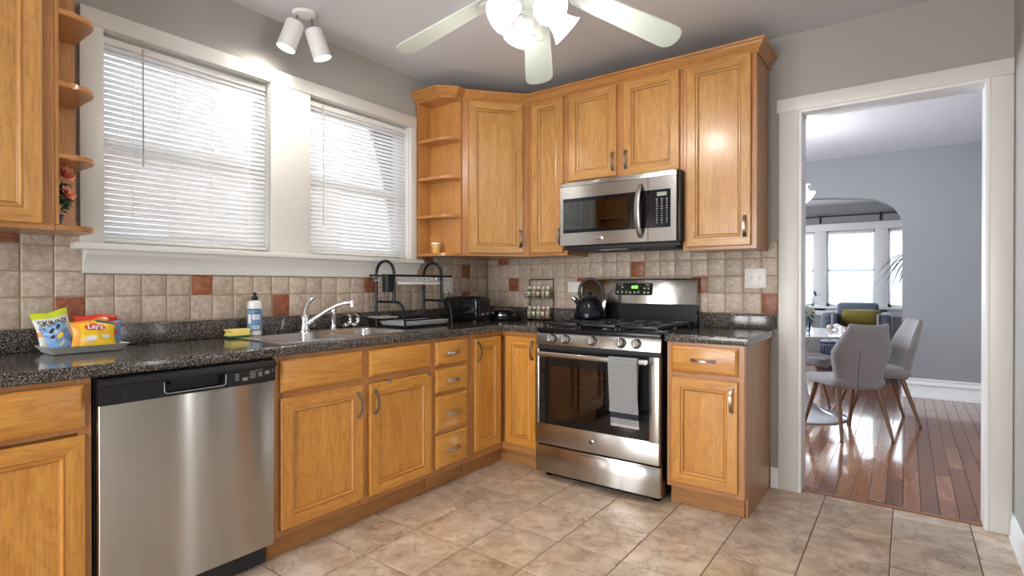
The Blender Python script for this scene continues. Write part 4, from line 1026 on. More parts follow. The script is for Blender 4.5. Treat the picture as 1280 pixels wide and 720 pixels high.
r, b_, wp = bag('red topped snack bag lying behind the yellow bag on the tray', (.098, -2.665, zt), (R(-4), R(1), R(90)), .150, .130, .034, lambda u, v: 0 if v > .62 else 1, ['bag_red', 'dark_print'])
blob(b_, wp, .01, .108, .03, .008, 'bag_orange')
r, b_, wp = bag('bright yellow potato chip bag at the front of the tray', (.205, -2.703, zt + .004), (R(-18), R(3), R(90)), .150, .110, .045, lambda u, v: 1 if (u < .14 or (v > .9 and u < .45)) else (2 if (v > .93 and u > .55) else 0), ['bag_yellow', 'bag_gold', 'leaf_teal'])
blob(b_, wp, .0, .080, .034, .0145, 'red_print', 'logo_oval')
wp2 = lambda co: wp(co) + Vector((0, -.001, 0))
text("Lay's", .026, b_, (.0, 0, .080), m='bag_white', warp=wp2, bold=.0006)
blob(b_, wp, -.022, .032, .026, .017, 'chip_tan', 'printed_chip', .2); blob(b_, wp2, -.014, .036, .018, .010, 'bag_white', 'printed_dip', .2)
blob(b_, wp, .032, .045, .014, .008, 'bag_white', 'printed_shape', .2)
# sponge
r = thing('kitchen_sponge', 'yellow scrub sponge lying beside the soap bottle', 'sponge', (.098, -2.090, .9215), RZ)
bm = B(); out = [(-.052, .006), (-.047, .014), (-.040, .019), (-.047, .026), (-.053, .036), (.053, .036), (.047, .026), (.040, .019), (.047, .014), (.052, .006)]
loft(bm, [[(x, y, z) for x, z in out] for y in (-.032, .032)], cap0=True, cap1=True)
bmesh.ops.bevel(bm, geom=bm.edges[:], offset=.0015, segments=1, affect='EDGES'); obj('foam', bm, 'sponge_yellow', r)
bm = B(); box(bm, -.052, .052, -.032, .032, 0, .006, .001); obj('scouring_pad', bm, 'sponge_green', r)
# soap bottle
r = thing('dish_soap_bottle', 'clear dish soap bottle with blue label and black cap', 'bottle', (.092, -2.0, .9212), R(55))
bm = B(); lathe(bm, [(.029, 0), (.033, .004), (.034, .02), (.034, .155), (.032, .165), (.024, .172), (.014, .175)], n=28); obj('body', bm, 'bottle_clear', r)
bm = B(); lathe(bm, [(.0343, .022), (.0346, .022), (.0346, .128), (.0343, .128)], n=28, caps=False); lb = obj('label', bm, 'label_blue', r)
def curved(bm, a0, a1, z0, z1, rr_):
    A = [[(rr_ * math.sin(R(a0 + (a1 - a0) * k / 6)), -rr_ * math.cos(R(a0 + (a1 - a0) * k / 6)), z) for k in range(7)] for z in (z0, z1)]; loft(bm, A, closed=False)
bm = B(); curved(bm, -10, 50, .080, .103, .0349); curved(bm, -50, -22, .060, .105, .0349); curved(bm, -8, 45, .034, .048, .0349); obj('white_panel', bm, 'white_print', lb)
bm = B(); curved(bm, -60, 60, .128, .133, .0347); curved(bm, 5, 50, .112, .116, .0350)
for k in range(4): curved(bm, -2 + k * 10, 4 + k * 10, .037, .045, .0351)
for k in range(2): curved(bm, 0, 44, .086 + k * .008, .088 + k * .008, .0351)
obj('label_print', bm, 'dark_print', lb)
bm = B(); lathe(bm, [(.015, .172), (.0155, .176), (.0155, .192), (.012, .195), (.008, .196), (.008, .206), (.010, .207), (.009, .214), (0, .215)], n=18); obj('cap', bm, 'black_plastic', r)

# dish rack
r = thing('dish_rack', 'black two-tier wire dish rack standing over the counter', 'dish rack', (.10, -1.22, .916))
YL_, YR_ = 0., .41; rt = .0092
for k, y in enumerate((YL_, YR_)):
    bm = B()
    pts = [(-.008, y, .0)] + [(-.008, y, .33)] + [Vector(p) for p in arc((.072, y, .325), .08, 180, 0, 10, (1, 0, 0), (0, 0, 1))] + [(.152, y, .145)]
    tube(bm, pts, rt, 10)
    pts2 = [(-.008, y, .155), (.17, y, .155)] + arc((.17, y, .085), .07, 90, 0, 6, (1, 0, 0), (0, 0, 1)) + [(.25, y, .0)]
    tube(bm, pts2, rt * .85, 10)
    obj('side_frame', bm, 'black_wire', r)
bm = B()
for x, z in ((-.008, .315), (.165, .315), (-.008, .045), (.24, .045)): tube(bm, [(x, -.05 if z > .2 else YL_, z), (x, .50 if z > .2 else YR_, z)], .0068 if z > .2 else .0052, 8)
tube(bm, [(-.008, -.05, .315), (.165, -.05, .315)], .0045, 8); tube(bm, [(-.008, .50, .315), (.165, .50, .315)], .0045, 8)
obj('cross_bars', bm, 'black_wire', r)
bm = B()
for k in range(26):
    y = -.03 + k * .0200; pts = [(-.004, y, .312), (.02, y, .285)] + [(.06, y, .283), (.075, y, .315), (.09, y, .283)] + [(.14, y, .285), (.160, y, .312)]; tube(bm, pts, .0019, 5)
for x in (.02, .08, .14): tube(bm, [(x, -.045, .284), (x, .495, .284)], .0022, 5)
obj('wire_basket', bm, 'light_wire', r)
bm = B(); rr = lambda x0, x1, y0, y1, z: [(a, b_, z) for a, b_ in rrect(x0, x1, y0, y1, .01, 3)]
loft(bm, [rr(.005, .155, .03, .40, .262), rr(.0, .160, .02, .405, .277), rr(.004, .156, .024, .401, .276), rr(.01, .15, .035, .395, .265)], cap0=True, cap1=True); tag(obj('upper_drip_tray', bm, 'white_plastic', r), 'white upper drip tray')
bm = B(); loft(bm, [rr(.02, .225, .02, .39, .012), rr(.005, .238, .008, .402, .034), rr(.01, .233, .013, .397, .033), rr(.03, .215, .03, .38, .016)], cap0=True, cap1=True)
for k in range(12): box(bm, .04, .21, .05 + k * .028, .056 + k * .028, .016, .020)
tag(obj('lower_drip_tray', bm, 'clear_plate', r), 'pale ribbed lower drip tray')
bm = B(); loft(bm, [rr(.06, .20, -.115, -.012, .062), rr(.05, .21, -.125, -.010, .070), rr(.055, .205, -.12, -.012, .069)], cap0=True, cap1=True); tag(obj('side_drip_tray', bm, 'clear_plate', r), 'small pale tray hung at the left end')
bm = B()
cb = rr
loft(bm, [rr(.112, .162, -.062, -.012, .215), rr(.110, .164, -.065, -.010, .322), rr(.113, .161, -.062, -.013, .322), rr(.115, .159, -.060, -.015, .220)], cap0=True, cap1=True); obj('cutlery_holder', bm, 'black_plastic', r)
bm = B()
for k in range(6): tube(bm, [(-.004, -.06 + k * .03, .30), (-.004, -.06 + k * .03, .12)], .0012, 5)
for z in (.30, .24, .18, .12): tube(bm, [(-.004, -.065, z), (-.004, .10, z)], .0012, 5)
obj('wire_side_panel', bm, 'black_wire', r)
for k, y in enumerate((.43, .49)):
    bm = B(); tube(bm, [(.10, y, .315), (.10, y, .13), (.125, y, .12), (.15, y, .13), (.15, y, .22), (.19, y, .225), (.20, y, .21), (.20, y, .17)], .0015, 5); obj('hook', bm, 'black_wire', r)

# toaster in the corner
r = thing('toaster', 'black two-slot toaster in the corner behind the dish rack', 'toaster', (.225, -.520, .9155), R(2))
bm = B(); secs = []
for x, q in ((-.150, .82), (-.146, .93), (-.13, 1), (.13, 1), (.146, .93), (.150, .82)):
    secs.append([(x, a * q, .01 + (c - .01) * (.55 + .45 * q if q < 1 else 1)) for a, c in [(p[0], p[1]) for p in rrect(-.085, .085, .012, .178, .032, 5)]])
loft(bm, secs, cap0=True, cap1=True); obj('body', bm, 'black_gloss', r, angle=45)
for y in (-.034, .034):
    bm = B(); box(bm, -.105, .105, y - .014, y + .014, .176, .1805, .001); obj('slot', bm, 'black_matte', r)
bm = B(); box(bm, .149, .156, -.055, .055, .03, .15, .003); pn = obj('end_panel', bm, 'black_plastic', r)
for y in (-.025, .025): bm = B(); box(bm, .154, .172, y - .012, y + .012, .118, .128, .003); obj('lever', bm, 'black_plastic', r)
bm = B()
for y in (-.025, .025): lathe(bm, [(.011, 0), (.010, .010), (0, .011)], (.156, y, .055), 14, axis=(1, 0, 0))
obj('dial', bm, 'chrome', r)
bm = B()
for x in (-.12, .12):
    for y in (-.06, .06): lathe(bm, [(.012, 0), (.012, .014)], (x, y, -.0), 10)
obj('feet', bm, 'black_matte', r)
# waffle maker
r = thing('waffle_maker', 'small round black waffle maker right of the toaster', 'waffle maker', (.33, -.235, .9155), R(-20))
bm = B(); lathe(bm, [(.085, 0), (.095, .012), (.098, .038)], n=28); box(bm, -.016, .016, -.135, -.085, .02, .036, .004); obj('base', bm, 'black_plastic', r)
bm = B(); lathe(bm, [(.098, .042), (.098, .058), (.085, .076), (.05, .084), (0, .086)], n=28); box(bm, -.018, .018, -.14, -.085, .045, .060, .005); obj('lid', bm, 'black_gloss', r)
bm = B(); lathe(bm, [(.099, .037), (.099, .043)], n=28, caps=False); box(bm, -.03, .03, -.102, -.094, .045, .062, .002); obj('trim_band', bm, 'chrome', r)

# spice rack and jars
sr = thing('spice_rack', 'black two-tier wire spice rack standing against the tiles', 'spice rack', (.432, -.032, .9155))
SW = .212; bm = B()
for x in (0, SW): tube(bm, [(x, 0, .0), (x, 0, .298)], .003, 6); tube(bm, [(x, 0, .16), (x, -.062, .16), (x, -.062, .192)], .0025, 6); tube(bm, [(x, 0, .012), (x, -.062, .012), (x, -.062, .045)], .0025, 6); tube(bm, [(x, -.062, .012), (x, -.062, .0)], .0025, 6)
tube(bm, [(0, 0, .298), (SW, 0, .298)], .004, 6)
obj('frame', bm, 'black_wire', sr)
for z in (.012, .16):
    bm = B(); box(bm, 0, SW, -.062, 0, z - .0015, z, 0)
    for dz in (.012, .030): tube(bm, [(0, -.0625, z + dz), (SW, -.0625, z + dz)], .0022, 6)
    obj('tier', bm, 'black_wire', sr)
jar0 = None; kinds = ['spice_tan', 'spice_green', 'spice_tan', 'spice_red', 'spice_tan']
ordn = ['leftmost', 'second from the left', 'middle', 'second from the right', 'rightmost']
for t_ in (0, 1):
    for k in range(5):
        j = thing('spice_jar', 'small glass spice jar, %s on the %s tier of the rack' % (ordn[k], ['lower', 'upper'][t_]), 'spice jar', (.432 + .026 + .040 * k, -.063, .9155 + (.0125, .1605)[t_]), 0, 'spice jars in the rack')
        bm = B(); g_ = rrect(-.0155, .0155, -.0155, .0155, .005, 3); loft(bm, [[(a, b_, 0) for a, b_ in g_], [(a, b_, .062) for a, b_ in g_], [(a * .72, b_ * .72, .070) for a, b_ in g_]], cap0=True, cap1=True); obj('glass', bm, kinds[(k + t_) % 5], j)
        bm = B(); lathe(bm, [(.0125, .070), (.013, .072), (.013, .086), (.012, .087), (0, .087)], n=14); obj('lid', bm, 'jar_lid', j)
        bm = B(); box(bm, -.0125, .0125, -.0162, -.0156, .022, .048); obj('label', bm, 'white_print' if (k + t_) % 2 else 'jar_glass', j)

# kettle
r = thing('kettle', 'black stovetop kettle with arched handle on the back left burner', 'kettle', (1.036, -.205, .9500), R(12))
bm = B(); lathe(bm, [(.092, 0), (.104, .004), (.106, .018), (.103, .04), (.092, .08), (.078, .112), (.062, .130), (.058, .134)], n=36); obj('body', bm, 'black_enamel', r)
bm = B(); lathe(bm, [(.060, .133), (.056, .140), (.035, .148), (.010, .151), (.008, .156), (.013, .166), (.015, .172), (.010, .176), (0, .177)], n=28); tag(obj('lid', bm, 'black_gloss', r), 'round lid with a small knob')
bm = B(); tube(bm, [(-.070, 0, .085), (-.092, 0, .115), (-.106, 0, .132)], [.021, .016, .013], 12); obj('spout', bm, 'black_enamel', r)
bm = B(); tube(bm, [(-.100, 0, .122), (-.118, 0, .140)], [.0155, .0145], 12); tube(bm, [(-.092, 0, .146), (-.085, 0, .170), (-.070, 0, .182)], .004, 8); obj('whistle', bm, 'chrome', r)
bm = B(); pts = [(-.066, 0, .122)] + arc((.006, 0, .185), .078, 180, 0, 14, (1, 0, 0), (0, 0, 1)) + [(.090, 0, .125)]
rings = []
P2 = [Vector(p) for p in pts]
for i, p in enumerate(P2):
    d = (P2[min(i + 1, len(P2) - 1)] - P2[max(i - 1, 0)]).normalized(); nn = Vector((d.z, 0, -d.x)); rings.append([p + nn * a + Vector((0, b_, 0)) for a, b_ in rrect(-.0085, .0085, -.012, .012, .006, 3)])
loft(bm, rings, cap0=True, cap1=True); obj('handle', bm, 'black_plastic', r)
bm = B(); box(bm, .078, .104, -.008, .008, .055, .130, .004, M=Matrix.Rotation(R(8), 4, 'Y') @ Matrix.Translation((-.010, 0, .008))); box(bm, -.072, -.058, -.006, .006, .105, .132, .003); obj('bracket', bm, 'chrome', r)

# towel over the oven handle
r = thing('dish_towel', 'grey striped dish towel hanging over the oven door handle', 'towel', (1.515, -.7295, .765))
def towel():
    bm = B(); prof = []
    for k in range(24): prof.append((-.0205 - .004 * math.sin(k / 23 * 2.5), -.352 + k * .352 / 23))
    prof += [(-.019, .010), (-.012, .0175), (0, .020), (.012, .0175), (.0185, .010)]
    for k in range(18): prof.append((.0195, -k * .285 / 17))
    NX = 20; rows = []
    back0 = 29
    for x_i in range(NX + 1):
        u = x_i / NX; row = []
        for i, (y, z) in enumerate(prof):
            back = i >= back0
            sh = -.010 * max(0, (-z) / .35) * (-1 if not back else 1) + (-.004 if back else 0)
            wav = .0035 * math.sin(u * 8 + z * 6) * min(1, abs(z) * 6)
            row.append((-.083 + .166 * u * (1 - .10 * max(0, -z)) + sh + (.010 * max(0, -z) / .35 if not back else 0), y - (abs(wav) if not back else -abs(wav)) , z))
        rows.append(row)
    V = [[bm.verts.new(p) for p in row] for row in rows]
    for a, b_ in zip(V, V[1:]):
        for i in range(len(prof) - 1):
            f = bm.faces.new((a[i], b[i], b[i + 1], a[i + 1])) if False else bm.faces.new((a[i], b_[i], b_[i + 1], a[i + 1]))
            z = (prof[i][1] + prof[i + 1][1]) / 2
            if i < back0: f.material_index = 1 if z < -.335 else (2 if -.300 < z < -.278 else 0)
            else: f.material_index = 1 if z < -.272 else 0
    g_ = bmesh.ops.solidify(bm, geom=bm.faces[:], thickness=.0022)
    mat('towel_white', (.72, .72, .72), .95); mat('towel_navy', (.05, .055, .08), .95)
    return bm
obj('cloth', towel(), ['towel_grey', 'towel_white', 'towel_navy'], r, angle=60)

# cup on the corner shelves
r = thing('small_cup', 'small tan cup with white rim on the lowest corner shelf', 'cup', (.145, -.745, 1.390))
bm = B(); lathe(bm, [(.024, 0), (.027, .003), (.031, .060)], n=24, caps=True); c_ = obj('body', bm, 'terracotta_cup', r)
bm = B()
for a, z in ((0, 30), (8, 40), (-8, 40), (8, 22), (-8, 22), (0, 48), (0, 14)): lathe(bm, [(.0028, .0), (0, .0004)], (.0295 * math.sin(R(a * 2)), -.0295 * math.cos(R(a * 2)), z / 1000), 6, axis=(math.sin(R(a * 2)), -math.cos(R(a * 2)), 0))
o = obj('printed_motif', bm, 'spice_tan', c_); o.rotation_euler = (0, 0, R(35))
bm = B(); lathe(bm, [(.0318, .060), (.034, .061), (.034, .071), (.032, .072), (.030, .066), (0, .066)], n=24); obj('lid', bm, 'white_plastic', r)
# flower pot on the left shelves
def leaf(bm, p, d, L, w_, droop=.3, n=5, mi=0, up=Vector((0, 0, 1)), fold=.2):
    d = Vector(d).normalized(); s = d.cross(up)
    s = s.normalized() if s.length > 1e-3 else Vector((1, 0, 0)); A = []; p = Vector(p); nn = s.cross(d)
    for i in range(n + 1):
        t_ = i / n; c = p + d * L * t_ - Vector((0, 0, 1)) * droop * L * t_ * t_; wv = w_ * .5 * math.sin(PI * min(1, t_ * .92 + .06)) ** .7
        A.append([c - s * wv + nn * fold * wv, c, c + s * wv + nn * fold * wv])
    V = [[bm.verts.new(q) for q in row] for row in A]
    for a, b_ in zip(V, V[1:]):
        for k in (0, 1): bm.faces.new((a[k], a[k + 1], b_[k + 1], b_[k])).material_index = mi
def flower(bm, c, r_, d, layers=3, mi=0):
    c = Vector(c); d = Vector(d).normalized(); a0 = d.cross(Vector((.3, .2, 1))).normalized(); b0 = d.cross(a0)
    for L in range(layers):
        k = 5 + L; 
        for i in range(k):
            an = 2 * PI * i / k + L * .5; o_ = a0 * math.cos(an) + b0 * math.sin(an); dd = (o_ * (.4 + .6 * (L + 1) / layers) + d * (1.1 - .3 * L)).normalized()
            leaf(bm, c + d * .001 * L, dd, r_ * (.6 + .4 * (L + 1) / layers), r_ * .75, -.1, 4, mi, up=d, fold=.3)
r = thing('potted_flowers', 'small blue pot of coral flowers on the left end shelves', 'flower pot', (.125, -2.806, 1.3905))
bm = B(); lathe(bm, [(.019, 0), (.020, .002), (.028, .045), (.030, .046), (.030, .052), (.027, .052), (.024, .044), (0, .044)], n=20); obj('pot', bm, 'blue_pot', r)
bm = B(); rn = random.Random(3)
for k in range(46):
    a = rn.random() * 2 * PI; z = rn.uniform(.06, .165); q = rn.uniform(.0, .028); leaf(bm, (q * math.cos(a), q * math.sin(a), z), (math.cos(a), math.sin(a), rn.uniform(-.2, .8)), rn.uniform(.028, .042), .030, .3, 4, k % 2)
for k in range(40): a = rn.uniform(-1.2, 1.9); leaf(bm, (.02 * math.cos(a) + .01, .006 + abs(.018 * math.sin(a)), rn.uniform(.065, .165)), (math.cos(a) * .7, abs(math.sin(a)) * .8, rn.uniform(-.5, .8)), rn.uniform(.026, .038), .028, .25, 4, k % 2)
for v in bm.verts: v.co.y = max(v.co.y, -.026)
obj('foliage', bm, ['leaf_green', 'leaf_teal'], r)
bm = B(); tube(bm, [(0, 0, .044), (0, 0, .17)], .0025, 6); tube(bm, [(0, 0, .1), (.02, .02, .18)], .002, 6); obj('stem', bm, 'leaf_green', r)
for c, q in (((.014, .024, .200), .042), ((.036, .026, .125), .036), ((.0, -.002, .205), .034)): bm = B(); flower(bm, c, q, (.8, .5 if c[1] > 0 else -.3, .35)); obj('flower', bm, 'coral_petal', r)

# ------------------------------------------------------------------ ceiling fan with lights
fx, fy = 1.493, -1.570
fan = thing('ceiling_fan', 'white five-blade ceiling fan with a lit four-shade light kit', 'ceiling fan', (fx, fy, 2.20))
Z0 = 2.20
bm = B(); lathe(bm, [(.075, .399), (.075, .385), (.06, .345), (.045, .335), (.045, .315), (.115, .30), (.135, .27), (.135, .215), (.11, .185), (.06, .175), (.055, .15), (.062, .14), (.062, .115), (.03, .10), (0, .098)], n=40); obj('motor_housing', bm, 'blade_white', fan)
for k in range(5):
    an = R(192.83) - k * R(72); bm = B()
    secs = []
    out = [(.17, .040), (.185, .052), (.30, .060), (.50, .068), (.61, .072), (.645, .070), (.665, .055), (.674, .032), (.678, .0)]
    outline = [(x, y) for x, y in out] + [(x, -y) for x, y in out[:-1][::-1]]
    top = [bm.verts.new((x, y, .003)) for x, y in outline]; bot = [bm.verts.new((x, y, -.003)) for x, y in outline]; n = len(top)
    bm.faces.new(top); bm.faces.new(bot[::-1])
    for i in range(n): bm.faces.new((top[i], bot[i], bot[(i + 1) % n], top[(i + 1) % n]))
    zt_, zr_ = 2.25 - Z0, 2.40 - Z0
    slope = math.atan2(zr_ - zt_, .49)
    M_ = Matrix.Rotation(an, 4, 'Z') @ Matrix.Translation((.17, 0, zr_)) @ Matrix.Rotation(slope, 4, 'Y') @ Matrix.Rotation(R(-10), 4, 'X') @ Matrix.Translation((-.17, 0, 0))
    bmesh.ops.transform(bm, matrix=M_, verts=bm.verts[:]); bl = obj('blade', bm, 'blade_white', fan)
    bm = B(); box(bm, .10, .20, -.022, .022, -.010, -.004, .002); lathe(bm, [(.034, -.010), (.034, -.004)], (.225, 0, 0), 18); bmesh.ops.transform(bm, matrix=M_, verts=bm.verts[:]); obj('blade_iron', bm, 'white_metal', bl)
base_f = Vector((-.5905, .807, 0)); base_r = Vector((.807, .5905, 0))
for k, a0 in enumerate((-22, 68, 158, 248)):
    d = base_f * math.cos(R(a0)) + base_r * math.sin(R(a0)); c = Vector((0, 0, .125)) + d * .062
    ax = (d * .80 - Vector((0, 0, .60))).normalized()
    bm = B(); tube(bm, [d * .04 + Vector((0, 0, .13)), c, c + ax * .02], .009, 8); lathe(bm, [(.022, .0), (.026, .012), (.022, .022)], c, 16, axis=ax); arm = obj('light_arm', bm, 'white_metal', fan)
    bm = B(); lathe(bm, [(.022, .015), (.030, .025), (.040, .05), (.050, .085), (.064, .112), (.072, .120), (.070, .121), (.061, .111), (.047, .084), (.036, .05), (.026, .026)], c, 28, axis=ax, caps=False); obj('glass_shade', bm, 'lit_glass', fan)
    bm = B(); bmesh.ops.create_icosphere(bm, subdivisions=2, radius=.026, matrix=Matrix.Translation(c + ax * .065)); obj('bulb', bm, 'bulb', fan)
    l = bpy.data.lights.new('fan_bulb_light', 'POINT'); l.energy = FAN_W; l.color = (1, .94, .86); l.shadow_soft_size = .05
    lo = bpy.data.objects.new('fan_bulb_light', l); COL.objects.link(lo); lo.parent = fan; lo.location = c + ax * .100
for k, (dx, dy, L) in enumerate(((.012, -.022, .0), (.028, .010, -.012))):
    bm = B(); tube(bm, [(dx, dy, .10), (dx, dy, .012 + L)], .0008, 5); bmesh.ops.create_icosphere(bm, subdivisions=2, radius=.0115, matrix=Matrix.Translation((dx, dy, .002 + L))); obj('pull_chain', bm, 'white_plastic', fan)

# ------------------------------------------------------------------ twin ceiling spotlight
r = thing('ceiling_spotlight', 'white two-head ceiling spotlight above the windows', 'spotlight', (.187, -1.778, 2.52))
bm = B(); lathe(bm, [(.062, .0795), (.062, .074), (.055, .064), (.03, .058), (.012, .052), (0, .052)], n=32); obj('canopy', bm, 'white_metal', r)
for k, (a, b_) in enumerate((((-.016, -.040, .022), (-.040, -.082, -.122)), ((.016, .040, .006), (.040, .082, -.140)))):
    a = Vector(a); b_ = Vector(b_); ax = (b_ - a).normalized()
    bm = B(); tube(bm, [(a.x * .7, a.y * .85, .062), a + Vector((0, 0, .01)), a], .0055, 8); obj('swivel_stem', bm, 'pewter', r)
    bm = B(); L = (b_ - a).length; lathe(bm, [(0, 0), (.040, .001), (.046, .008), (.048, L), (.045, L), (.043, L - .03), (.0, L - .03)], a, 32, axis=ax); hd = obj('lamp_head', bm, 'white_metal', r)
    mat('spot_lens', (1, 1, 1), .4, emit=(1, .97, .90), estr=9.)
    bm = B(); lathe(bm, [(.0445, L - .003), (0, L - .002)], a, 28, axis=ax); obj('lens', bm, 'spot_lens', hd)
    l = bpy.data.lights.new('spot_beam', 'SPOT'); l.energy = 9; l.color = (1, .93, .82); l.spot_size = R(155); l.spot_blend = .9; l.shadow_soft_size = .03
    lo = bpy.data.objects.new('spot_beam', l); COL.objects.link(lo); lo.parent = r; lo.location = a + ax * (L + .004); lo.rotation_euler = ax.to_track_quat('-Z', 'Y').to_euler()

# ------------------------------------------------------------------ dining room
TX, TY, TZ = 1.955, 2.10, .755
r = thing('dining_table', 'round white marble pedestal dining table beyond the doorway', 'table', (TX, TY, 0))
bm = B(); lathe(bm, [(0, TZ - .022), (.50, TZ - .022), (.545, TZ - .012), (.55, TZ - .004), (.547, TZ), (0, TZ)], n=64, caps=False); obj('tabletop', bm, 'marble_top', r)
bm = B(); lathe(bm, [(.375, 0.002), (.378, .010), (.37, .016), (.30, .028), (.20, .055), (.12, .11), (.07, .20), (.052, .32), (.05, .45), (.065, .58), (.10, .67), (.17, .722), (.22, TZ - .022)], n=56); obj('pedestal', bm, 'table_white', r)
def chair(label, c, f, first=None):
    rz = math.atan2(f[0], -f[1])
    if first: return dup(first, (c[0], c[1], 0), rz, label)
    r = thing('dining_chair', label, 'chair', (c[0], c[1], 0), rz, 'upholstered dining chairs')
    # seat
    bm = B(); rings = []
    def seat_ring(q, z, dz):
        pts = []
        for x, y in rrect(-.225, .225, -.245, .215, .09, 6):
            tp = 1 - .10 * max(0, (y + .1)) / .3
            pts.append((x * q * tp, y * q + (-.0), z + dz * ((y < -.1) * ((-.1 - y) / .15) ** 2) * -.018))
        return pts
    for q, z in ((.80, .392), (.93, .396), (.99, .412), (1.0, .432), (.985, .452), (.93, .466), (.80, .472), (.5, .470)): rings.append(seat_ring(q, z, 1))
    loft(bm, rings, cap0=True, cap1=True); obj('seat', bm, 'upholstery_grey', r, angle=80)
    # winged back
    bm = B(); NS, NT = 16, 18
    def wdt(t_): return (.165 + (.228 - .165) * min(1, t_ / .56)) if t_ < .56 else (.228 - (.228 - .140) * ((t_ - .56) / .44))
    def pos(s, t_, off):
        wv = wdt(t_); y = .215 + .10 * t_ ** 1.3 - .085 * abs(s) ** 2.2 * (.5 + .5 * math.sin(PI * min(1, t_ * .9 + .12)))
        z = .385 + .49 * t_ + .012 * s * s * t_ - .01 * math.sin(PI * (s + 1) / 2) * (t_ > .9) * 0
        nv = Vector((.75 * s * .5, 1, -.18)).normalized(); e = (1 - abs(s) ** 6) ** .5 * (1 - abs(2 * t_ - 1) ** 8) ** .5
        return Vector((wv * s, y, z)) + nv * off * (.35 + .65 * e)
    G = {}
    for k, off in ((0, -.020), (1, .020)):
        for i in range(NS + 1):
            for j in range(NT + 1): G[k, i, j] = bm.verts.new(pos(-1 + 2 * i / NS, j / NT, off))
    for k in (0, 1):
        for i in range(NS):
            for j in range(NT): bm.faces.new((G[k, i, j], G[k, i + 1, j], G[k, i + 1, j + 1], G[k, i, j + 1]))
    for i in range(NS):
        for j in (0, NT): bm.faces.new((G[0, i, j], G[0, i + 1, j], G[1, i + 1, j], G[1, i, j]))
    for j in range(NT):
        for i in (0, NS): bm.faces.new((G[0, i, j], G[0, i, j + 1], G[1, i, j + 1], G[1, i, j]))
    bk = obj('backrest', bm, 'upholstery_grey', r, angle=80)
    bm = B(); tube(bm, [pos(-.25 if False else .30, .02 + .60 * k / 8, .0208) for k in range(9)], .0018, 5); tag(obj('seam', bm, 'dark_print', bk), 'dark stitched seam')
    for sx_, sy_ in ((-1, 1), (1, 1), (-1, -1), (1, -1)):
        bm = B(); topx, topy, bx, by = .15 * sx_, .14 * sy_, .19 * sx_, .26 * sy_
        lathe_pts = [Vector((topx, topy, .40)), Vector((bx, by, .012))]; tube(bm, lathe_pts, [.021, .011], 12); lg = obj('leg', bm, 'walnut_leg', r)
        bm = B(); lathe(bm, [(.013, 0.0005), (.013, .006), (.009, .014)], (bx, by, 0), 12); obj('foot_glide', bm, 'black_matte', lg)
    return r
cA = chair('grey winged dining chair nearest the doorway, its back to the viewer', (2.357, 1.600), (-.59, .81))
chair('grey winged dining chair at the right of the table, seen from its side', (2.53, 2.26), (-.94, -.30), cA)
chair('grey dining chair beyond the pedestal table, only its seat and legs in view', (1.91, 2.76), (.98, -.10), cA)
# vase with flowers
r = thing('flower_vase', 'clear glass vase of cream flowers on the left of the marble table', 'vase', (2.015, 2.00, TZ + .001))
bm = B(); lathe(bm, [(.036, 0), (.040, .003), (.044, .05), (.046, .125), (.044, .126), (.041, .05), (.034, .008), (0, .008)], n=24); obj('glass', bm, 'vase_glass', r)
bm = B(); rn = random.Random(5)
for k in range(7): a = rn.random() * 6.28; tube(bm, [(.02 * math.cos(a), .02 * math.sin(a), .012), (-.025 * math.cos(a), -.025 * math.sin(a), .125), (-.06 * math.cos(a), -.06 * math.sin(a), .18)], .0025, 5)
tube(bm, [(0, 0, .02), (.02, 0, .14), (.055, .02, .24), (.075, .03, .33)], .002, 5); obj('stem', bm, 'leaf_dark', r)
for c, q in (((.045, .0, .175), .042), ((-.03, -.02, .19), .045), ((.0, .03, .20), .045), ((.02, -.035, .165), .040)): bm = B(); flower(bm, c, q, (c[0] + .01, c[1] - .02, .05), 4); obj('flower', bm, 'cream_petal', r)
bm = B()
for k in range(26): a = rn.random() * 6.28; z = rn.uniform(.11, .20); leaf(bm, (.03 * math.cos(a), .03 * math.sin(a), z), (math.cos(a), math.sin(a), rn.uniform(-.8, .6)), rn.uniform(.04, .075), .03, .3, 5)
for k, (p, d) in enumerate((((.06, .02, .25), (1, .2, .5)), ((.068, .025, .29), (-.8, -.2, .7)), ((.075, .03, .32), (.9, .4, .3)), ((.075, .03, .32), (-.2, .1, 1)), ((.055, .02, .24), (-1, .2, .3)))): leaf(bm, p, d, .055, .036, .1, 5)
obj('foliage', bm, 'leaf_teal', r)
# decorative stones
for k, (x, y, q, m_, lb) in enumerate(((2.165, 2.455, .034, 'stone_tan', 'tan decorative stone, leftmost of the cluster on the marble table'), (2.215, 2.470, .038, 'stone_white', 'largest white decorative stone in the cluster on the marble table'), (2.255, 2.440, .028, 'stone_white', 'small white decorative stone, right of the largest one'), (2.285, 2.415, .022, 'stone_tan', 'tiny tan decorative stone, rightmost of the cluster'))):
    bm = B(); bmesh.ops.create_icosphere(bm, subdivisions=3, radius=q)
    for v in bm.verts: v.co.z *= .72; v.co *= 1 + .06 * math.sin(v.co.x * 140 + k) * math.sin(v.co.y * 120 + 2 * k)
    mz = min(v.co.z for v in bm.verts); o = obj('decorative_stone', bm, m_); o.location = (x, y, TZ + .001 - mz); tag(o, lb, 'stone', 'decorative stones on the table')
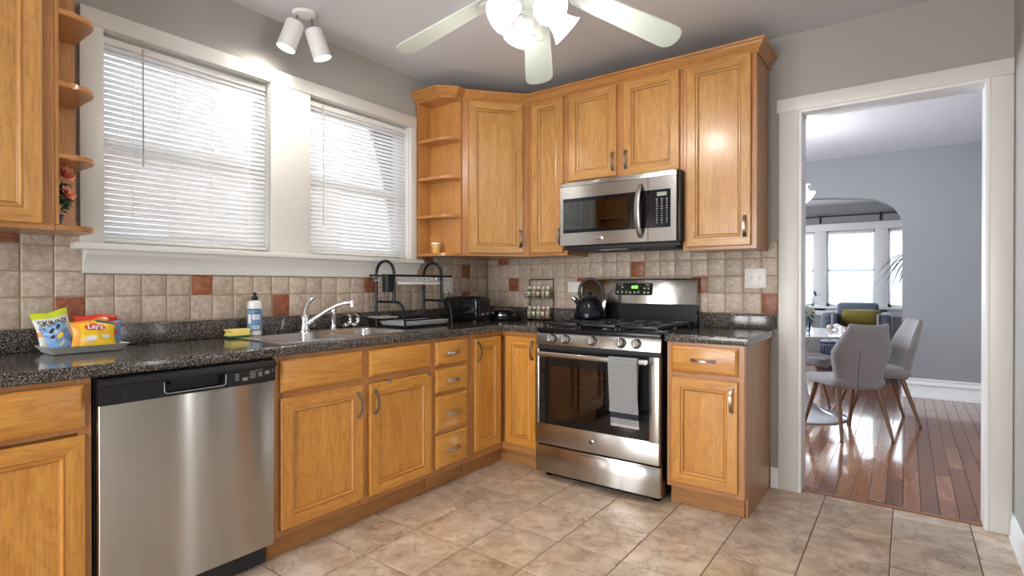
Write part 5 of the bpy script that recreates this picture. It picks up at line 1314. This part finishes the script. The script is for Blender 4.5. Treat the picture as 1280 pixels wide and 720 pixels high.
# pendant
r = thing('pendant_bowl_light', 'lit white glass bowl pendant with chrome scrolls above the dining table', 'pendant light', (1.905, 2.10, 1.885))
bm = B(); lathe(bm, [(0, 0), (.05, .008), (.10, .030), (.145, .070), (.172, .115), (.176, .125), (.168, .125), (.13, .075), (.08, .035), (0, .015)], n=40, caps=False); obj('bowl', bm, 'lit_bowl', r)
for k in range(3):
    a = R(-36 + 120 * k); d = Vector((math.cos(a), math.sin(a), 0)); pts = [d * .170 + Vector((0, 0, .120))] + [d * (.160 + .026 * math.sin(t_)) + Vector((0, 0, .155 - .030 * math.cos(t_))) for t_ in [i * .45 for i in range(1, 12)]]
    bm = B(); tube(bm, pts, .005, 8); tube(bm, [d * .17 + Vector((0, 0, .122)), d * .06 + Vector((0, 0, .32)), Vector((0, 0, .42))], .005, 8); obj('scroll_arm', bm, 'chrome', r)
bm = B(); tube(bm, [(0, 0, .40), (0, 0, .70)], .008, 8); lathe(bm, [(.065, .714), (.065, .705), (.02, .68), (0, .68)], n=24); obj('stem', bm, 'chrome', r)
bm = B(); bmesh.ops.create_icosphere(bm, subdivisions=2, radius=.03, matrix=Matrix.Translation((0, 0, .09))); obj('bulb', bm, 'bulb', r)
l = bpy.data.lights.new('pendant_light', 'POINT'); l.energy = 7; l.color = (1, .97, .92); l.shadow_soft_size = .05
lo = bpy.data.objects.new('pendant_light', l); COL.objects.link(lo); lo.parent = r; lo.location = (0, 0, .16)
# ------------------------------------------------------------------ living room
r = thing('armchair', 'blue-grey upholstered armchair under the living room windows', 'armchair', (2.085, 6.98, 0))
bm = B(); box(bm, -.42, .42, -.38, .36, .10, .40, .04); box(bm, -.28, .28, -.40, .20, .36, .50, .05, seg=3); obj('seat', bm, 'armchair_grey', r)
bm = B(); box(bm, -.29, .29, .16, .40, .38, .885, .06, seg=4); obj('backrest', bm, 'armchair_grey', r)
for s in (-1, 1):
    bm = B(); a, b_ = sorted((s * .29, s * .47)); box(bm, a, b_, -.40, .38, .10, .735, .075, seg=4); am = obj('arm', bm, 'armchair_grey', r)
    bm = B(); a, b_ = sorted((s * .288, s * .318)); box(bm, a, b_, -.415, -.30, .14, .725, .012); mat('piping_grey', (.36, .38, .43), .9); tag(obj('piping', bm, 'piping_grey', am), 'pale edge piping')
    for y in (-.34, .32): bm = B(); tube(bm, [(s * .38, y, .10), (s * .40, y, .001)], [.022, .014], 10); obj('leg', bm, 'walnut_leg', r)
r = thing('throw_pillow', 'mustard yellow lumbar pillow propped in the armchair', 'pillow', (2.15, 6.985, .512))
bm = B(); bmesh.ops.create_cube(bm, size=1); bmesh.ops.subdivide_edges(bm, edges=bm.edges[:], cuts=9, use_grid_fill=True)
for v in bm.verts:
    x, y, z = v.co * 2; e = ((1 - abs(x) ** 3 * .8) * (1 - abs(z) ** 3 * .8)); v.co = Vector((x * .27 * (1 - .05 * z * z), y * .085 * e, z * .135 * (1 - .07 * x * x)))
M_ = Matrix.Translation((0, .02, .135)) @ Matrix.Rotation(R(-14), 4, 'X'); bmesh.ops.transform(bm, matrix=M_, verts=bm.verts[:]); obj('cushion', bm, 'mustard_fabric', r, angle=80)
r = thing('navy_bench', 'dark navy ribbed bench behind the dining table', 'bench', (2.26, 4.75, 0))
bm = B(); box(bm, -.42, .42, -.20, .20, .08, .43, .012)
for k in range(27): x = -.405 + k * .0311; box(bm, x - .006, x + .006, -.206, -.199, .09, .40, .002)
obj('body', bm, 'navy_paint', r)
for x in (-.37, .37):
    for y in (-.16, .16): bm = B(); box(bm, x - .02, x + .02, y - .02, y + .02, .001, .08); obj('leg', bm, 'black_matte', r)
bm = B(); box(bm, -.425, .425, -.21, .21, .43, .455, .01); obj('top', bm, 'navy_paint', r)
# curtain rod
r = thing('curtain_rod', 'black curtain rod above the living room windows', 'curtain rod', (.45, YL - .09, 2.385))
bm = B(); tube(bm, [(0, 0, 0), (2.95, 0, 0)], .013, 10)
for x in (0, 2.95): bmesh.ops.create_icosphere(bm, subdivisions=2, radius=.028, matrix=Matrix.Translation((x, 0, 0)))
obj('rod', bm, 'black_matte', r)
for x in (.12, 1.035, 1.93, 2.83): bm = B(); box(bm, x - .012, x + .012, -.018, .018, -.02, .03, .004); box(bm, x - .012, x + .012, .0, .085, -.008, .008, .002); box(bm, x - .018, x + .018, .082, .0895, -.11, .03, .002); obj('bracket', bm, 'black_matte', r)
# spiky plant
r = thing('spiky_plant', 'tall dracaena with thin arching leaves at the right of the arch', 'potted plant', (2.90, 4.75, 0))
bm = B(); lathe(bm, [(.12, 0.001), (.13, .01), (.16, .28), (.165, .30), (.15, .30), (.145, .27), (0, .27)], n=28); obj('pot', bm, 'white_plastic', r)
bm = B(); tube(bm, [(0, 0, .27), (.01, 0, .8), (-.03, -.03, 1.2), (-.08, -.05, 1.50)], [.02, .018, .016, .014], 8); tube(bm, [(.01, 0, .75), (.08, .04, 1.1), (.10, .05, 1.25)], [.014, .012, .01], 8); obj('cane', bm, 'walnut_leg', r)
rn = random.Random(11)
for (cx, cy, cz), N in (((-.08, -.05, 1.50), 60), ((.10, .05, 1.25), 30)):
    bm = B()
    for k in range(N): a = 2 * PI * k / N * 3.3; e = rn.uniform(-.1, 1.3); leaf(bm, (cx, cy, cz + rn.uniform(-.06, .04)), (math.cos(a), math.sin(a), e), rn.uniform(.34, .50), .020, rn.uniform(.5, 1.1), 9, fold=.3)
    obj('foliage', bm, 'leaf_dark', r)
# neighbouring house faintly seen through the living room blinds
r = thing('neighbour_house', 'pale neighbouring house seen through the living room windows', 'house', (2.5, 17.0, -1.2))
bm = B(); box(bm, -3.4, 3.4, 0, 6, 0, 4.6); obj('wall', bm, 'exterior_pale', r)
bm = B(); loft(bm, [[(-3.9, y, 4.5), (3.9, y, 4.5), (0, y, 7.6)] for y in (-.4, 6.4)], cap0=True, cap1=True); obj('roof', bm, 'exterior_roof', r)
for x in (-1.6, 1.2): bm = B(); box(bm, x - .5, x + .5, -.05, 0, 1.9, 3.6, .01); obj('window', bm, 'exterior_roof', r)

# house next door, close outside the kitchen windows
r = thing('neighbour_house', 'pinkish siding house close outside the kitchen windows, behind the blinds', 'house', (-4.6, -2.0, -1.2))
mat('siding_pink', (.62, .50, .45), .9)
bm = B(); box(bm, -.1, 0, -5.5, 4.0, 0, 4.1)
for k in range(22): loft(bm, [[(0, y, .1 + k * .18), (.03, y, .1 + k * .18), (.005, y, .275 + k * .18), (0, y, .275 + k * .18)] for y in (-5.5, 4.0)], cap0=True, cap1=True)
obj('wall', bm, 'siding_pink', r)
bm = B(); loft(bm, [[(.45, y, 4.02), (.45, y, 4.12), (-2.6, y, 6.2), (-2.6, y, 6.1)] for y in (-5.8, 4.3)], cap0=True, cap1=True); obj('roof', bm, 'exterior_roof', r)
for y in (-2.6, .9):
    bm = B(); box(bm, .0, .05, y - .55, y + .55, 1.7, 3.2, .01); wn_ = obj('window', bm, 'base_paint', r)
    bm = B(); box(bm, .045, .055, y - .47, y + .47, 1.78, 3.12); obj('pane', bm, 'exterior_roof', wn_)
